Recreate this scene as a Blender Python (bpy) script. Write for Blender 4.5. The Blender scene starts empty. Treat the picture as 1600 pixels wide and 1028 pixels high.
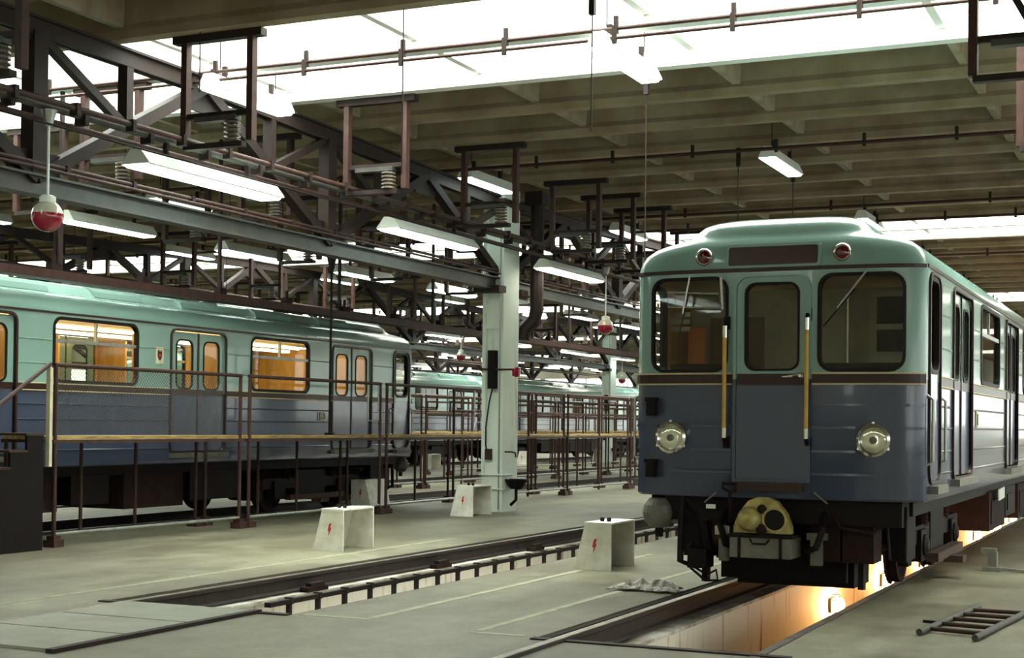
import bpy, bmesh, math, random
from mathutils import Vector, Matrix
random.seed(7)
S = bpy.context.scene
COL = S.collection
PI = math.pi

# ------------------------------------------------------------------ camera
CAM_Z = 1.6
cd = bpy.data.cameras.new('camera'); cam = bpy.data.objects.new('camera', cd); COL.objects.link(cam)
r = Vector((0.90934909, 0.41589063, 0.01091891)); u = Vector((-0.00348463, -0.01863038, 0.99982037)); f = Vector((-0.41601935, 0.90922379, 0.01549229))
M = Matrix(((r.x, u.x, -f.x, 0), (r.y, u.y, -f.y, 0), (r.z, u.z, -f.z, CAM_Z), (0, 0, 0, 1)))
cam.matrix_world = M
cd.sensor_fit = 'HORIZONTAL'; cd.sensor_width = 36.0
cd.lens = 2306.93 / 1600 * 36.0
cd.shift_y = 113.5 / 1600
cd.clip_end = 500
S.camera = cam

# ------------------------------------------------------------------ world and exposure
W = bpy.data.worlds.new('world'); S.world = W; W.use_nodes = True
bg = W.node_tree.nodes['Background']; bg.inputs[0].default_value = (0.95, 1.0, 0.97, 1); bg.inputs[1].default_value = 3.0
S.view_settings.view_transform = 'Standard'; S.view_settings.look = 'None'
S.view_settings.exposure = 0.0; S.view_settings.gamma = 1.0; S.view_settings.use_curve_mapping = False
SKYLIGHT = 13.0      # brightness of the daylight behind the frosted roof panes
WINDOW = 2.4        # daylight behind the wall windows
TUBE = 9.0         # fluorescent tubes
PITLAMP = 700.0

# ------------------------------------------------------------------ materials
MATS = {}
def mat(name, col, rough=0.6, metal=0.0, var=0.0, scale=4.0, col2=None, bump=0.0, coat=0.0, spec=0.5, stretch=None, detail=5.0):
    if name in MATS: return MATS[name]
    m = bpy.data.materials.new(name); m.use_nodes = True; nt = m.node_tree
    b = nt.nodes['Principled BSDF']
    b.inputs['Base Color'].default_value = (*col, 1); b.inputs['Roughness'].default_value = rough
    b.inputs['Metallic'].default_value = metal; b.inputs['Coat Weight'].default_value = coat; b.inputs['Coat Roughness'].default_value = 0.08
    b.inputs['Specular IOR Level'].default_value = spec
    if var > 0 or col2 is not None or bump > 0:
        tc = nt.nodes.new('ShaderNodeTexCoord'); mp = nt.nodes.new('ShaderNodeMapping'); nt.links.new(tc.outputs['Object'], mp.inputs[0])
        if stretch: mp.inputs['Scale'].default_value = stretch
        n = nt.nodes.new('ShaderNodeTexNoise'); n.inputs['Scale'].default_value = scale; n.inputs['Detail'].default_value = detail; n.inputs['Roughness'].default_value = 0.62
        nt.links.new(mp.outputs[0], n.inputs['Vector'])
        rp = nt.nodes.new('ShaderNodeValToRGB')
        c2 = col2 if col2 is not None else tuple(c * (1 - var) for c in col)
        rp.color_ramp.elements[0].position = 0.32; rp.color_ramp.elements[0].color = (*c2, 1)
        rp.color_ramp.elements[1].position = 0.62; rp.color_ramp.elements[1].color = (*col, 1)
        nt.links.new(n.outputs['Fac'], rp.inputs[0]); nt.links.new(rp.outputs[0], b.inputs['Base Color'])
        if bump > 0:
            bp = nt.nodes.new('ShaderNodeBump'); bp.inputs['Strength'].default_value = bump; bp.inputs['Distance'].default_value = 0.02
            nt.links.new(n.outputs['Fac'], bp.inputs['Height']); nt.links.new(bp.outputs[0], b.inputs['Normal'])
    MATS[name] = m; return m
def emit(name, col, strength):
    if name in MATS: return MATS[name]
    m = bpy.data.materials.new(name); m.use_nodes = True; nt = m.node_tree
    b = nt.nodes['Principled BSDF']; b.inputs['Base Color'].default_value = (*col, 1)
    b.inputs['Emission Color'].default_value = (*col, 1); b.inputs['Emission Strength'].default_value = strength
    MATS[name] = m; return m
def glass(name, tint, ior=1.5):
    m = bpy.data.materials.new(name); m.use_nodes = True; nt = m.node_tree
    nt.nodes.remove(nt.nodes['Principled BSDF']); out = nt.nodes['Material Output']
    t = nt.nodes.new('ShaderNodeBsdfTransparent'); t.inputs[0].default_value = (*tint, 1)
    g = nt.nodes.new('ShaderNodeBsdfGlossy'); g.inputs['Roughness'].default_value = 0.02
    fr = nt.nodes.new('ShaderNodeFresnel'); fr.inputs[0].default_value = ior
    mx = nt.nodes.new('ShaderNodeMixShader')
    ge = nt.nodes.new('ShaderNodeNewGeometry'); inv = nt.nodes.new('ShaderNodeMath'); inv.operation = 'SUBTRACT'; inv.inputs[0].default_value = 1.0
    mu = nt.nodes.new('ShaderNodeMath'); mu.operation = 'MULTIPLY'
    nt.links.new(ge.outputs['Backfacing'], inv.inputs[1]); nt.links.new(inv.outputs[0], mu.inputs[0]); nt.links.new(fr.outputs[0], mu.inputs[1])
    nt.links.new(mu.outputs[0], mx.inputs[0]); nt.links.new(t.outputs[0], mx.inputs[1]); nt.links.new(g.outputs[0], mx.inputs[2]); nt.links.new(mx.outputs[0], out.inputs[0])
    MATS[name] = m; return m

def floor_material():
    m = bpy.data.materials.new('worn_concrete_floor'); m.use_nodes = True; nt = m.node_tree; L = nt.links.new
    b = nt.nodes['Principled BSDF']; tc = nt.nodes.new('ShaderNodeTexCoord')
    def noise(s, d, st=(1, 1, 1)):
        mp = nt.nodes.new('ShaderNodeMapping'); mp.inputs['Scale'].default_value = st; L(tc.outputs['Object'], mp.inputs[0])
        n = nt.nodes.new('ShaderNodeTexNoise'); n.inputs['Scale'].default_value = s; n.inputs['Detail'].default_value = d; n.inputs['Roughness'].default_value = 0.65
        L(mp.outputs[0], n.inputs['Vector']); return n
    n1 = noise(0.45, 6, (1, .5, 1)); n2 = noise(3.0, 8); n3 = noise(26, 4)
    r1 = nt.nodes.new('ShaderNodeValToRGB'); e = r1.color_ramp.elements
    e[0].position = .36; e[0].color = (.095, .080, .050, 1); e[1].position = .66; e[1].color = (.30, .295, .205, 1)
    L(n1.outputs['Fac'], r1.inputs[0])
    r2 = nt.nodes.new('ShaderNodeValToRGB'); e = r2.color_ramp.elements
    e[0].position = .34; e[0].color = (.52, .48, .40, 1); e[1].position = .60; e[1].color = (1, 1, 1, 1)
    L(n2.outputs['Fac'], r2.inputs[0])
    mx = nt.nodes.new('ShaderNodeMix'); mx.data_type = 'RGBA'; mx.blend_type = 'MULTIPLY'; mx.inputs[0].default_value = .8
    L(r1.outputs[0], mx.inputs[6]); L(r2.outputs[0], mx.inputs[7])
    r3 = nt.nodes.new('ShaderNodeValToRGB'); e = r3.color_ramp.elements
    e[0].position = .35; e[0].color = (.82, .82, .82, 1); e[1].position = .6; e[1].color = (1, 1, 1, 1); L(n3.outputs['Fac'], r3.inputs[0])
    m2 = nt.nodes.new('ShaderNodeMix'); m2.data_type = 'RGBA'; m2.blend_type = 'MULTIPLY'; m2.inputs[0].default_value = 1
    L(mx.outputs[2], m2.inputs[6]); L(r3.outputs[0], m2.inputs[7]); L(m2.outputs[2], b.inputs['Base Color'])
    mr = nt.nodes.new('ShaderNodeMapRange'); mr.inputs[3].default_value = .36; mr.inputs[4].default_value = .62; L(n2.outputs['Fac'], mr.inputs[0]); L(mr.outputs[0], b.inputs['Roughness'])
    bp = nt.nodes.new('ShaderNodeBump'); bp.inputs['Strength'].default_value = .12; bp.inputs['Distance'].default_value = .01; L(n2.outputs['Fac'], bp.inputs['Height']); L(bp.outputs[0], b.inputs['Normal'])
    return m
def streak_wall(name, base, streak, amount=.5):
    """whitewashed wall with vertical rust streaks"""
    m = bpy.data.materials.new(name); m.use_nodes = True; nt = m.node_tree; L = nt.links.new
    b = nt.nodes['Principled BSDF']; b.inputs['Roughness'].default_value = .75; tc = nt.nodes.new('ShaderNodeTexCoord')
    mp = nt.nodes.new('ShaderNodeMapping'); mp.inputs['Scale'].default_value = (3, 3, .35); L(tc.outputs['Object'], mp.inputs[0])
    n = nt.nodes.new('ShaderNodeTexNoise'); n.inputs['Scale'].default_value = 2.2; n.inputs['Detail'].default_value = 7; L(mp.outputs[0], n.inputs['Vector'])
    rp = nt.nodes.new('ShaderNodeValToRGB'); e = rp.color_ramp.elements; e[0].position = amount - .16; e[0].color = (*streak, 1); e[1].position = amount; e[1].color = (*base, 1)
    L(n.outputs['Fac'], rp.inputs[0]); L(rp.outputs[0], b.inputs['Base Color']); MATS[name] = m; return m
def car_paint():
    m = bpy.data.materials.new('two_tone_car_paint'); m.use_nodes = True; nt = m.node_tree; L = nt.links.new
    b = nt.nodes['Principled BSDF']; b.inputs['Roughness'].default_value = .26; b.inputs['Coat Weight'].default_value = .5; b.inputs['Coat Roughness'].default_value = .07
    tc = nt.nodes.new('ShaderNodeTexCoord'); sp = nt.nodes.new('ShaderNodeSeparateXYZ'); L(tc.outputs['Object'], sp.inputs[0])
    gt = nt.nodes.new('ShaderNodeMath'); gt.operation = 'GREATER_THAN'; gt.inputs[1].default_value = 2.04; L(sp.outputs[2], gt.inputs[0])
    mx = nt.nodes.new('ShaderNodeMix'); mx.data_type = 'RGBA'; mx.inputs[6].default_value = (.050, .066, .112, 1); mx.inputs[7].default_value = (.215, .355, .31, 1)
    L(gt.outputs[0], mx.inputs[0])
    n = nt.nodes.new('ShaderNodeTexNoise'); n.inputs['Scale'].default_value = 1.1; n.inputs['Detail'].default_value = 3; L(tc.outputs['Object'], n.inputs['Vector'])
    rp = nt.nodes.new('ShaderNodeValToRGB'); e = rp.color_ramp.elements; e[0].position = .2; e[0].color = (.86, .85, .83, 1); e[1].position = .8; e[1].color = (1, 1, 1, 1); L(n.outputs['Fac'], rp.inputs[0])
    m2 = nt.nodes.new('ShaderNodeMix'); m2.data_type = 'RGBA'; m2.blend_type = 'MULTIPLY'; m2.inputs[0].default_value = .8
    L(mx.outputs[2], m2.inputs[6]); L(rp.outputs[0], m2.inputs[7]); L(m2.outputs[2], b.inputs['Base Color'])
    MATS['paint'] = m; return m

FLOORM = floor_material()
PAINT = car_paint()
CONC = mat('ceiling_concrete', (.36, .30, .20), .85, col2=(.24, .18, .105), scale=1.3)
CONCL = mat('ceiling_rib_concrete', (.42, .37, .26), .85, col2=(.27, .21, .13), scale=1.8)
WHITEC = streak_wall('whitewashed_column', (.74, .82, .74), (.42, .37, .25), .36)
PITW = streak_wall('stained_pit_wall', (.84, .79, .68), (.30, .17, .08), .44)
WHITEL = mat('whitewashed_ledge', (.72, .72, .64), .7, col2=(.20, .16, .10), scale=2.2)
STEEL = mat('dark_structural_steel', (.026, .015, .012), .65, var=.4, scale=6, spec=.3)
STEELG = mat('grey_green_steel', (.066, .066, .056), .55, var=.35, scale=5)
STEELP = mat('rust_brown_tube', (.060, .028, .021), .6, var=.45, scale=7, spec=.3)
BLACK = mat('grimy_black_metal', (.008, .0045, .004), .6, var=.4, scale=8, spec=.2)
GRIME = mat('brown_grime', (.024, .010, .008), .75, var=.5, scale=6, spec=.2)
RUBBER = mat('black_rubber', (.007, .006, .005), .5, spec=.2)
MAROON = mat('dark_maroon_trim', (.030, .012, .009), .35, spec=.35)
GOLD = mat('cream_trim_line', (.50, .42, .22), .35)
CHROME = mat('bright_metal', (.75, .75, .68), .18, metal=1.0)
ALU = mat('dull_aluminium', (.45, .46, .42), .35, metal=.8, var=.3, scale=9)
RAILTOP = mat('worn_rail_steel', (.50, .47, .42), .30, metal=.85, col2=(.30, .26, .21), scale=5)
RAILDARK = mat('rusty_rail_web', (.030, .018, .014), .7, var=.5, scale=9)
YELLOW = mat('yellow_handle', (.56, .33, .05), .45, var=.25, scale=7)
CREAM = mat('cream_paint', (.66, .62, .42), .5, var=.25, scale=5)
BRASS = mat('yellow_coupler_paint', (.50, .44, .15), .38, metal=.25, col2=(.25, .19, .06), scale=8)
PLANK = mat('worn_yellow_plank', (.42, .30, .10), .7, col2=(.16, .09, .04), scale=6, stretch=(4, .6, 4))
BOXW = mat('scuffed_white_board', (.88, .88, .80), .6, col2=(.66, .62, .50), scale=5)
REDP = mat('red_paint', (.50, .02, .02), .5)
REDGL = mat('red_glass', (.33, .008, .03), .12, coat=.8)
REDLENS = mat('red_lens', (.09, .004, .006), .12, coat=1)
CLEARW = mat('milky_glass', (.62, .60, .48), .2, coat=.5)
WHITEM = mat('white_enamel', (.80, .86, .80), .35)
AMBER = mat('amber_wood_panel', (.62, .38, .10), .35, col2=(.46, .26, .06), scale=5, stretch=(2, 2, .5), coat=.3)
CREAMI = mat('interior_ceiling_cream', (.75, .62, .38), .5)
BROWNS = mat('brown_seat_vinyl', (.14, .05, .025), .4)
PALEG = mat('pale_green_cab_panel', (.62, .66, .54), .5, var=.2, scale=4)
DARKI = mat('dark_cab_fitting', (.02, .018, .016), .5)
RAGM = mat('dirty_rag_cloth', (.55, .53, .47), .9, col2=(.10, .09, .08), scale=14)
LINE = mat('faded_floor_paint', (.37, .36, .235), .7, col2=(.24, .235, .165), scale=7)
COVER = mat('steel_cover_plate', (.27, .285, .225), .45, col2=(.19, .19, .14), scale=2)
GREYBOX = mat('grey_box_paint', (.17, .165, .13), .5, var=.35, scale=7)
LAMPGL = mat('headlamp_glass', (.72, .72, .55), .1, metal=.6, coat=1)
TUBEM = emit('fluorescent_diffuser', (.80, 1.0, .93), TUBE)
TUBEW = emit('fluorescent_diffuser_warm', (1.0, .95, .80), TUBE)
SKYM = emit('daylit_frosted_pane', (.97, 1.0, .95), SKYLIGHT)
WINM = emit('daylit_window_pane', (.95, 1.0, .96), WINDOW)
CARLAMP = emit('warm_carriage_lamp', (1.0, .78, .45), 9.0)
PITL = emit('warm_pit_bulb', (1.0, .50, .18), PITLAMP)
GL = glass('clear_car_glass', (.90, .92, .86))
GLD = glass('dusty_dark_cab_glass', (.82, .80, .74), 1.55)
GLAREB = mat('skylight_glare_beam', (.84, .84, .79), .8, var=.08, scale=2)  # daylight glare painted as white onto the skylight beams and ribs
WALLM = mat('plain_hall_wall', (.36, .36, .29), .85, col2=(.27, .25, .19), scale=.8)

# ------------------------------------------------------------------ mesh helpers
class MB:
    def __init__(s): s.v = []; s.f = []
    def add(s, vs, fs):
        n = len(s.v); s.v += [tuple(x) for x in vs]; s.f += [tuple(i + n for i in q) for q in fs]; return s
    def box(s, x0, x1, y0, y1, z0, z1):
        vs = [(x0, y0, z0), (x1, y0, z0), (x1, y1, z0), (x0, y1, z0), (x0, y0, z1), (x1, y0, z1), (x1, y1, z1), (x0, y1, z1)]
        return s.add(vs, [(0, 3, 2, 1), (4, 5, 6, 7), (0, 1, 5, 4), (1, 2, 6, 5), (2, 3, 7, 6), (3, 0, 4, 7)])
    def bar(s, a, b, w, h, up=(0, 0, 1)):
        a = Vector(a); b = Vector(b); d = (b - a).normalized(); U = Vector(up)
        if abs(d.dot(U)) > .98: U = Vector((1, 0, 0))
        sd = d.cross(U).normalized(); U = sd.cross(d).normalized()
        vs = []
        for p in (a, b):
            for (i, j) in ((-1, -1), (1, -1), (1, 1), (-1, 1)): vs.append(p + sd * (i * w / 2) + U * (j * h / 2))
        return s.add(vs, [(3, 2, 1, 0), (4, 5, 6, 7), (0, 1, 5, 4), (1, 2, 6, 5), (2, 3, 7, 6), (3, 0, 4, 7)])
    def tube(s, pts, rad, n=8, closed=False):
        pts = [Vector(p) for p in pts]; k = len(pts); vs = []; fs = []
        prev = None
        for i, p in enumerate(pts):
            if closed: d = pts[(i + 1) % k] - pts[i - 1]
            else: d = (pts[min(i + 1, k - 1)] - pts[max(i - 1, 0)])
            d.normalize()
            if prev is None:
                U = Vector((0, 0, 1)) if abs(d.z) < .9 else Vector((1, 0, 0))
            else: U = prev
            sd = d.cross(U).normalized(); U = sd.cross(d).normalized(); prev = U
            R = rad[i] if isinstance(rad, (list, tuple)) else rad
            for j in range(n):
                a = 2 * PI * j / n; vs.append(p + sd * (R * math.cos(a)) + U * (R * math.sin(a)))
        m = k if closed else k - 1
        for i in range(m):
            for j in range(n):
                a = i * n + j; b = i * n + (j + 1) % n; c = ((i + 1) % k) * n + (j + 1) % n; d = ((i + 1) % k) * n + j
                fs.append((a, b, c, d))
        if not closed:
            fs.append(tuple(range(n - 1, -1, -1))); fs.append(tuple((k - 1) * n + j for j in range(n)))
        return s.add(vs, fs)
    def lathe(s, prof, n=16, o=(0, 0, 0), axis='z'):
        """prof: list of (radius, height)"""
        vs = []; fs = []
        o = Vector(o)
        for (R, h) in prof:
            for j in range(n):
                a = 2 * PI * j / n; x, y = R * math.cos(a), R * math.sin(a)
                p = {'z': (x, y, h), 'y': (x, -h, y), '-y': (-x, -h, y), 'x': (h, x, y)}[axis] if axis != '-y' else (x, h, -y)
                vs.append(o + Vector(p))
        for i in range(len(prof) - 1):
            for j in range(n):
                fs.append((i * n + j, i * n + (j + 1) % n, (i + 1) * n + (j + 1) % n, (i + 1) * n + j))
        fs.append(tuple(range(n - 1, -1, -1))); fs.append(tuple((len(prof) - 1) * n + j for j in range(n)))
        return s.add(vs, fs)
    def prism(s, poly, fa, fb):
        """poly 2D list; fa, fb map (u, v) to the back and the front points"""
        n = len(poly); vs = [fa(*p) for p in poly] + [fb(*p) for p in poly]
        fs = [tuple(range(n - 1, -1, -1)), tuple(range(n, 2 * n))] + [(i, (i + 1) % n, n + (i + 1) % n, n + i) for i in range(n)]
        return s.add(vs, fs)
    def ringplate(s, outer, inner, fa, fb):
        n = len(outer)
        vs = [fa(*p) for p in outer] + [fa(*p) for p in inner] + [fb(*p) for p in outer] + [fb(*p) for p in inner]
        fs = []
        for i in range(n):
            j = (i + 1) % n
            fs += [(i, j, n + j, n + i), (2 * n + j, 2 * n + i, 3 * n + i, 3 * n + j), (j, i, 2 * n + i, 2 * n + j), (n + i, n + j, 3 * n + j, 3 * n + i)]
        return s.add(vs, fs)
    def mesh(s, name, m, smooth=None, fix=True):
        me = bpy.data.meshes.new(name); me.from_pydata(s.v, [], s.f)
        if fix:
            bm = bmesh.new(); bm.from_mesh(me); bmesh.ops.recalc_face_normals(bm, faces=bm.faces); bm.to_mesh(me); bm.free()
        me.materials.append(m)
        if smooth is not None:
            for p in me.polygons: p.use_smooth = True
            me.set_sharp_from_angle(angle=math.radians(smooth))
        return me
    def build(s, name, m, parent=None, loc=(0, 0, 0), rz=0, smooth=None):
        return inst(name, s.mesh(name, m, smooth), parent, loc, rz)
def inst(name, me, parent=None, loc=(0, 0, 0), rz=0):
    o = bpy.data.objects.new(name, me); COL.objects.link(o); o.location = loc
    if rz: o.rotation_euler = (0, 0, rz)
    if parent is not None: o.parent = parent
    return o
def tag(o, label, cat, group=None, kind=None):
    o['label'] = label; o['category'] = cat
    if group: o['group'] = group
    if kind: o['kind'] = kind
    return o
def empty(name, loc=(0, 0, 0), rz=0):
    o = bpy.data.objects.new(name, None); COL.objects.link(o); o.location = loc; o.rotation_euler = (0, 0, rz); return o
CACHE = {}
def cached(key, fn):
    if key not in CACHE: CACHE[key] = fn()
    return CACHE[key]
def rr(x0, x1, z0, z1, rad, n=5):
    pts = []
    for cx, cz, a0 in ((x1 - rad, z1 - rad, 0), (x0 + rad, z1 - rad, PI / 2), (x0 + rad, z0 + rad, PI), (x1 - rad, z0 + rad, 1.5 * PI)):
        for i in range(n + 1):
            a = a0 + PI / 2 * i / n; pts.append((cx + rad * math.cos(a), cz + rad * math.sin(a)))
    return pts
ORD = ['nearest', 'second', 'third', 'fourth', 'fifth', 'sixth', 'seventh', 'eighth', 'ninth', 'tenth', 'eleventh', 'twelfth']

# ------------------------------------------------------------------ the hall
BAY = 11.8
ROWS = [-11.57 - BAY * i for i in range(4)]              # column rows
TR1, TR2, TR3, TR4 = -3.47, -7.74, -15.35, -19.55         # track centres
TR5, TR6 = -26.95, -31.2
X0, X1, Y0, Y1 = -60.0, 7.5, -9.0, 112.0
PIT = [(TR1, 10.15, 70), (TR2, 10.4, 70), (TR3, 12.0, 80), (TR4, 12.0, 80), (TR5, 30.0, 90)]
HALF = 0.98; INNER = 0.60; LEDGE = -0.2; PITZ = -1.45

# floor : slabs with the pit openings left out
fl = empty('floor'); fl['kind'] = 'structure'; fl['label'] = 'worn grey-beige concrete depot floor'
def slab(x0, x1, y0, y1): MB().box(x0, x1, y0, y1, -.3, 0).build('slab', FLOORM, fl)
xs = X1
for (c, ya, yb) in PIT:
    slab(c + HALF, xs, Y0, Y1)
    slab(c - HALF, c + HALF, Y0, ya); slab(c - HALF, c + HALF, yb, Y1)
    xs = c - HALF
slab(X0, xs, Y0, Y1)
# steel cover plates over the near end of the middle pit
for i, (a, b) in enumerate(((7.95, 8.75), (8.78, 9.5), (9.53, 10.38))):
    MB().box(TR2 - .66, TR2 + .62, a, b, 0, .022).build('cover_plate', COVER, fl)
MB().box(TR2 + .63, TR2 + .70, 7.9, 10.4, 0, .03).build('cover_edge_angle', STEEL, fl)
# faded painted lines
def floor_line(x0, x1, y0, y1): MB().box(x0, x1, y0, y1, 0, .003).build('painted_line', LINE, fl)
floor_line(-6.12, -6.04, 10.55, 17.5); floor_line(-6.7, -6.04, 10.45, 10.53)
floor_line(-5.02, -4.95, 10.3, 30); floor_line(-5.0, -4.55, 10.2, 10.27)
floor_line(-9.35, -9.28, 8.5, 18.5)
floor_line(-1.9, -1.85, 20.0, 40)

# pits
def make_pit(c, ya, yb, idx, near):
    p = empty('inspection_pit', (c, 0, 0)); p['kind'] = 'structure'
    p['label'] = ['whitewashed inspection pit under the right-hand train', 'open whitewashed inspection pit in the middle of the floor', 'inspection pit under the left-hand train', 'inspection pit beyond the left-hand train', 'inspection pit under the distant trains'][idx]
    p['category'] = 'pit'
    for s in (-1, 1):
        MB().box(min(s * INNER, s * (INNER + .25)), max(s * INNER, s * (INNER + .25)), ya, yb, PITZ, LEDGE).build('pit_wall', PITW, p)
        MB().box(min(s * (INNER - .03), s * HALF), max(s * (INNER - .03), s * HALF), ya, yb, LEDGE, LEDGE + .03).build('ledge', WHITEL, p)
        MB().box(min(s * (HALF - .06), s * HALF), max(s * (HALF - .06), s * HALF), ya, yb, LEDGE, -.012).build('kerb', GRIME, p)
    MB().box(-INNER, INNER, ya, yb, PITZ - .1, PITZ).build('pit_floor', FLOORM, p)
    MB().box(-HALF, HALF, ya - .05, ya, PITZ, -.004).build('end_wall', GRIME, p)
    MB().box(-HALF, HALF, ya - .06, ya + .02, -.004, .012).build('edge_angle', STEEL, p)
    return p
for i, (c, a, b) in enumerate(PIT): make_pit(c, a, b, i, i < 2)
# rails
RAILP = [(-.06, 0), (.06, 0), (.06, .015), (.012, .03), (.012, .12), (.036, .135), (.036, .165), (.028, .172), (-.028, .172), (-.036, .165), (-.036, .135), (-.012, .12), (-.012, .03), (-.06, .015)]
def rail(x, y0, y1, label, top=.025, chairs=False, group=None):
    e = empty('track_rail', (x, 0, top - .172)); tag(e, label, 'rail', group)
    def base(a, b): return lambda q, w: (q, a, w)
    MB().prism(RAILP, lambda q, w: (q, y0, w), lambda q, w: (q, y1, w)).build('rail_web', RAILDARK, e)
    MB().box(-.033, .033, y0, y1, .170, .1745).build('running_surface', RAILTOP, e)
    return e
rail(TR1 - .74, 2, 70, 'shiny left rail running under the right-hand train', .03)
rail(TR1 + .74, 2, 70, 'right rail sunk beside the edge of the lit pit', .002)
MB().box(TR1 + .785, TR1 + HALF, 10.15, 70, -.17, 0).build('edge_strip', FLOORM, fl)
rail(TR2 - .74, 2, 70, 'left rail of the open middle pit', .01)
# thin right rail of the middle pit on its stubs
e = empty('track_rail', (TR2 + .74, 0, 0)); tag(e, 'thin dark right rail on short stubs over the middle pit', 'rail')
MB().box(-.03, .03, 10.42, 70, .045, .085).build('rail_bar', STEEL, e)
stub = MB().box(-.02, .02, -.018, .018, LEDGE + .03, .05).box(-.035, .035, -.02, .02, .04, .098).mesh('stub', RAILDARK)
for i in range(58): inst('stub', stub, e, (0, 10.75 + i * .46, 0))
for c, nm in ((TR3, 'track beneath the left-hand train'), (TR4, 'empty track beyond the left-hand train'), (TR5, 'track beneath the distant trains')):
    rail(c + .74, 5, 90, 'near rail of the ' + nm, .02); rail(c - .74, 5, 90, 'far rail of the ' + nm, .02)
# debris on the pit ledges
chunk = MB().box(-.05, .05, -.2, .2, 0, .05).box(-.03, .04, -.12, .15, .05, .09).mesh('clamp_plate', GRIME)
for i in range(5):
    o = inst('rail_clamp_plate', chunk, None, (TR2 - .61, 13.3 + i * 2.9, LEDGE + .03)); tag(o, ORD[i] + ' grimy clamp plate along the white ledge of the middle pit', 'clamp plate', 'clamp plates on the pit ledge')

# ------------------------------------------------------------------ ceiling
BEAM0, BEAMD = 13.95, 1.83
SKYPER = 10
cl = empty('ceiling'); cl['kind'] = 'structure'; cl['label'] = 'stained concrete ribbed ceiling with long skylights'
ZB, ZS = 6.1, 6.82
beamprof = [(-.10, 0), (.10, 0), (.10, .10), (.055, .18), (.07, ZS - ZB), (-.07, ZS - ZB), (-.055, .18), (-.10, .10)]
beam_glare = MB().prism(beamprof, lambda a, b: (X0, a, b), lambda a, b: (X1, a, b)).mesh('beam', GLAREB)
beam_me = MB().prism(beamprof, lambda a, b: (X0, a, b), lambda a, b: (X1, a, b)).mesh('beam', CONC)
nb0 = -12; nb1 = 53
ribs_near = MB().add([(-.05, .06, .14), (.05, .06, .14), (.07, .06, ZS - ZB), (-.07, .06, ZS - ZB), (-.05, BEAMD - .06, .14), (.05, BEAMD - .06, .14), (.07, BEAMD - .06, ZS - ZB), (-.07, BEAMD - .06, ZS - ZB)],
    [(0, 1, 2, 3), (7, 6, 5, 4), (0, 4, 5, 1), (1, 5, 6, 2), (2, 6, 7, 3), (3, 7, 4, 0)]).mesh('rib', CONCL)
ribs_glare = ribs_near.copy(); ribs_glare.materials[0] = GLAREB
slabme = MB().box(X0, X1, 0, BEAMD, ZS - ZB, ZS - ZB + .1).mesh('slab', CONC)
farrib = MB()
ribX = [-2.6 - 2.97 * i for i in range(-3, 19)]
for k in range(nb0, nb1):
    y = BEAM0 + k * BEAMD
    inst('beam', beam_glare if k % SKYPER in (1, 2) else beam_me, cl, (0, y, ZB))  # middle and far edge beam of each skylight get the painted glare
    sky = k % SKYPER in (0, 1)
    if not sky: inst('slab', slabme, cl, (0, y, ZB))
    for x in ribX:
        if -1 <= k <= 11 and -21 < x < 1: inst('rib', ribs_glare if sky else ribs_near, cl, (x, y, ZB))
        else: farrib.box(x - .06, x + .06, y + .06, y + BEAMD - .06, ZB + .14, ZS)
fr = farrib.build('rib', CONCL, cl); fr['kind'] = 'stuff'
# skylights : frosted panes above two open bays, with upstand walls
pane_me = MB().box(-1.42, 1.42, .06, BEAMD - .06, 0, .02).mesh('pane', SKYM)
bar_me = MB().box(-.05, .05, 0, 2 * BEAMD, -.06, .05).mesh('glazing_bar', WHITEM)
nsk = 0
for k in range(nb0, nb1):
    if k % SKYPER != 0: continue
    y = BEAM0 + k * BEAMD; nsk += 1
    e = empty('skylight', (0, y, ZS + .55)); e['kind'] = 'structure'
    e['label'] = 'long frosted roof skylight across the hall'; e['category'] = 'skylight'; e['group'] = 'roof skylights'
    for s in (0, 2 * BEAMD): MB().box(X0, X1, s - .06, s + .06, -.58, .05).build('upstand', WHITEM, e)
    for x in ribX:
        inst('glazing_bar', bar_me, e, (x, 0, 0))
        for j in (0, 1): inst('pane', pane_me, e, (x + 1.485, j * BEAMD, 0))

# walls (outside the view, they close the hall); windows with daylight
def wall(name, parts):
    e = empty(name); e['kind'] = 'structure'
    for b in parts: MB().box(*b).build('wall_panel', WALLM, e)
    return e
wall('wall_left', [(X0 - .3, X0, Y0, Y1, 0, 1.6), (X0 - .3, X0, Y0, Y1, 4.6, 7.5)])
wall('wall_right', [(X1, X1 + .3, Y0, Y1, 0, 1.8), (X1, X1 + .3, Y0, Y1, 4.6, 7.5)])
wall('wall_far', [(X0, X1, Y1, Y1 + .3, 0, 1.0), (X0, X1, Y1, Y1 + .3, 5.4, 7.5)])
wall('wall_back', [(X0, -5.9, Y0 - .3, Y0, 0, 7.5), (-4.9, X1, Y0 - .3, Y0, 0, 7.5), (-5.9, -4.9, Y0 - .3, Y0, 3.2, 7.5)])
do = empty('door_1'); do['kind'] = 'structure'
for i in range(4): MB().box(-5.85, -4.95, Y0 - .16, Y0 - .13, .05 + i * .79, .05 + i * .79 + .74).build('pane', WINM, do)
MB().box(-5.9, -4.9, Y0 - .2, Y0 - .17, 0, 3.2).build('door_frame', STEELG, do)
nwin = 0
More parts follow.
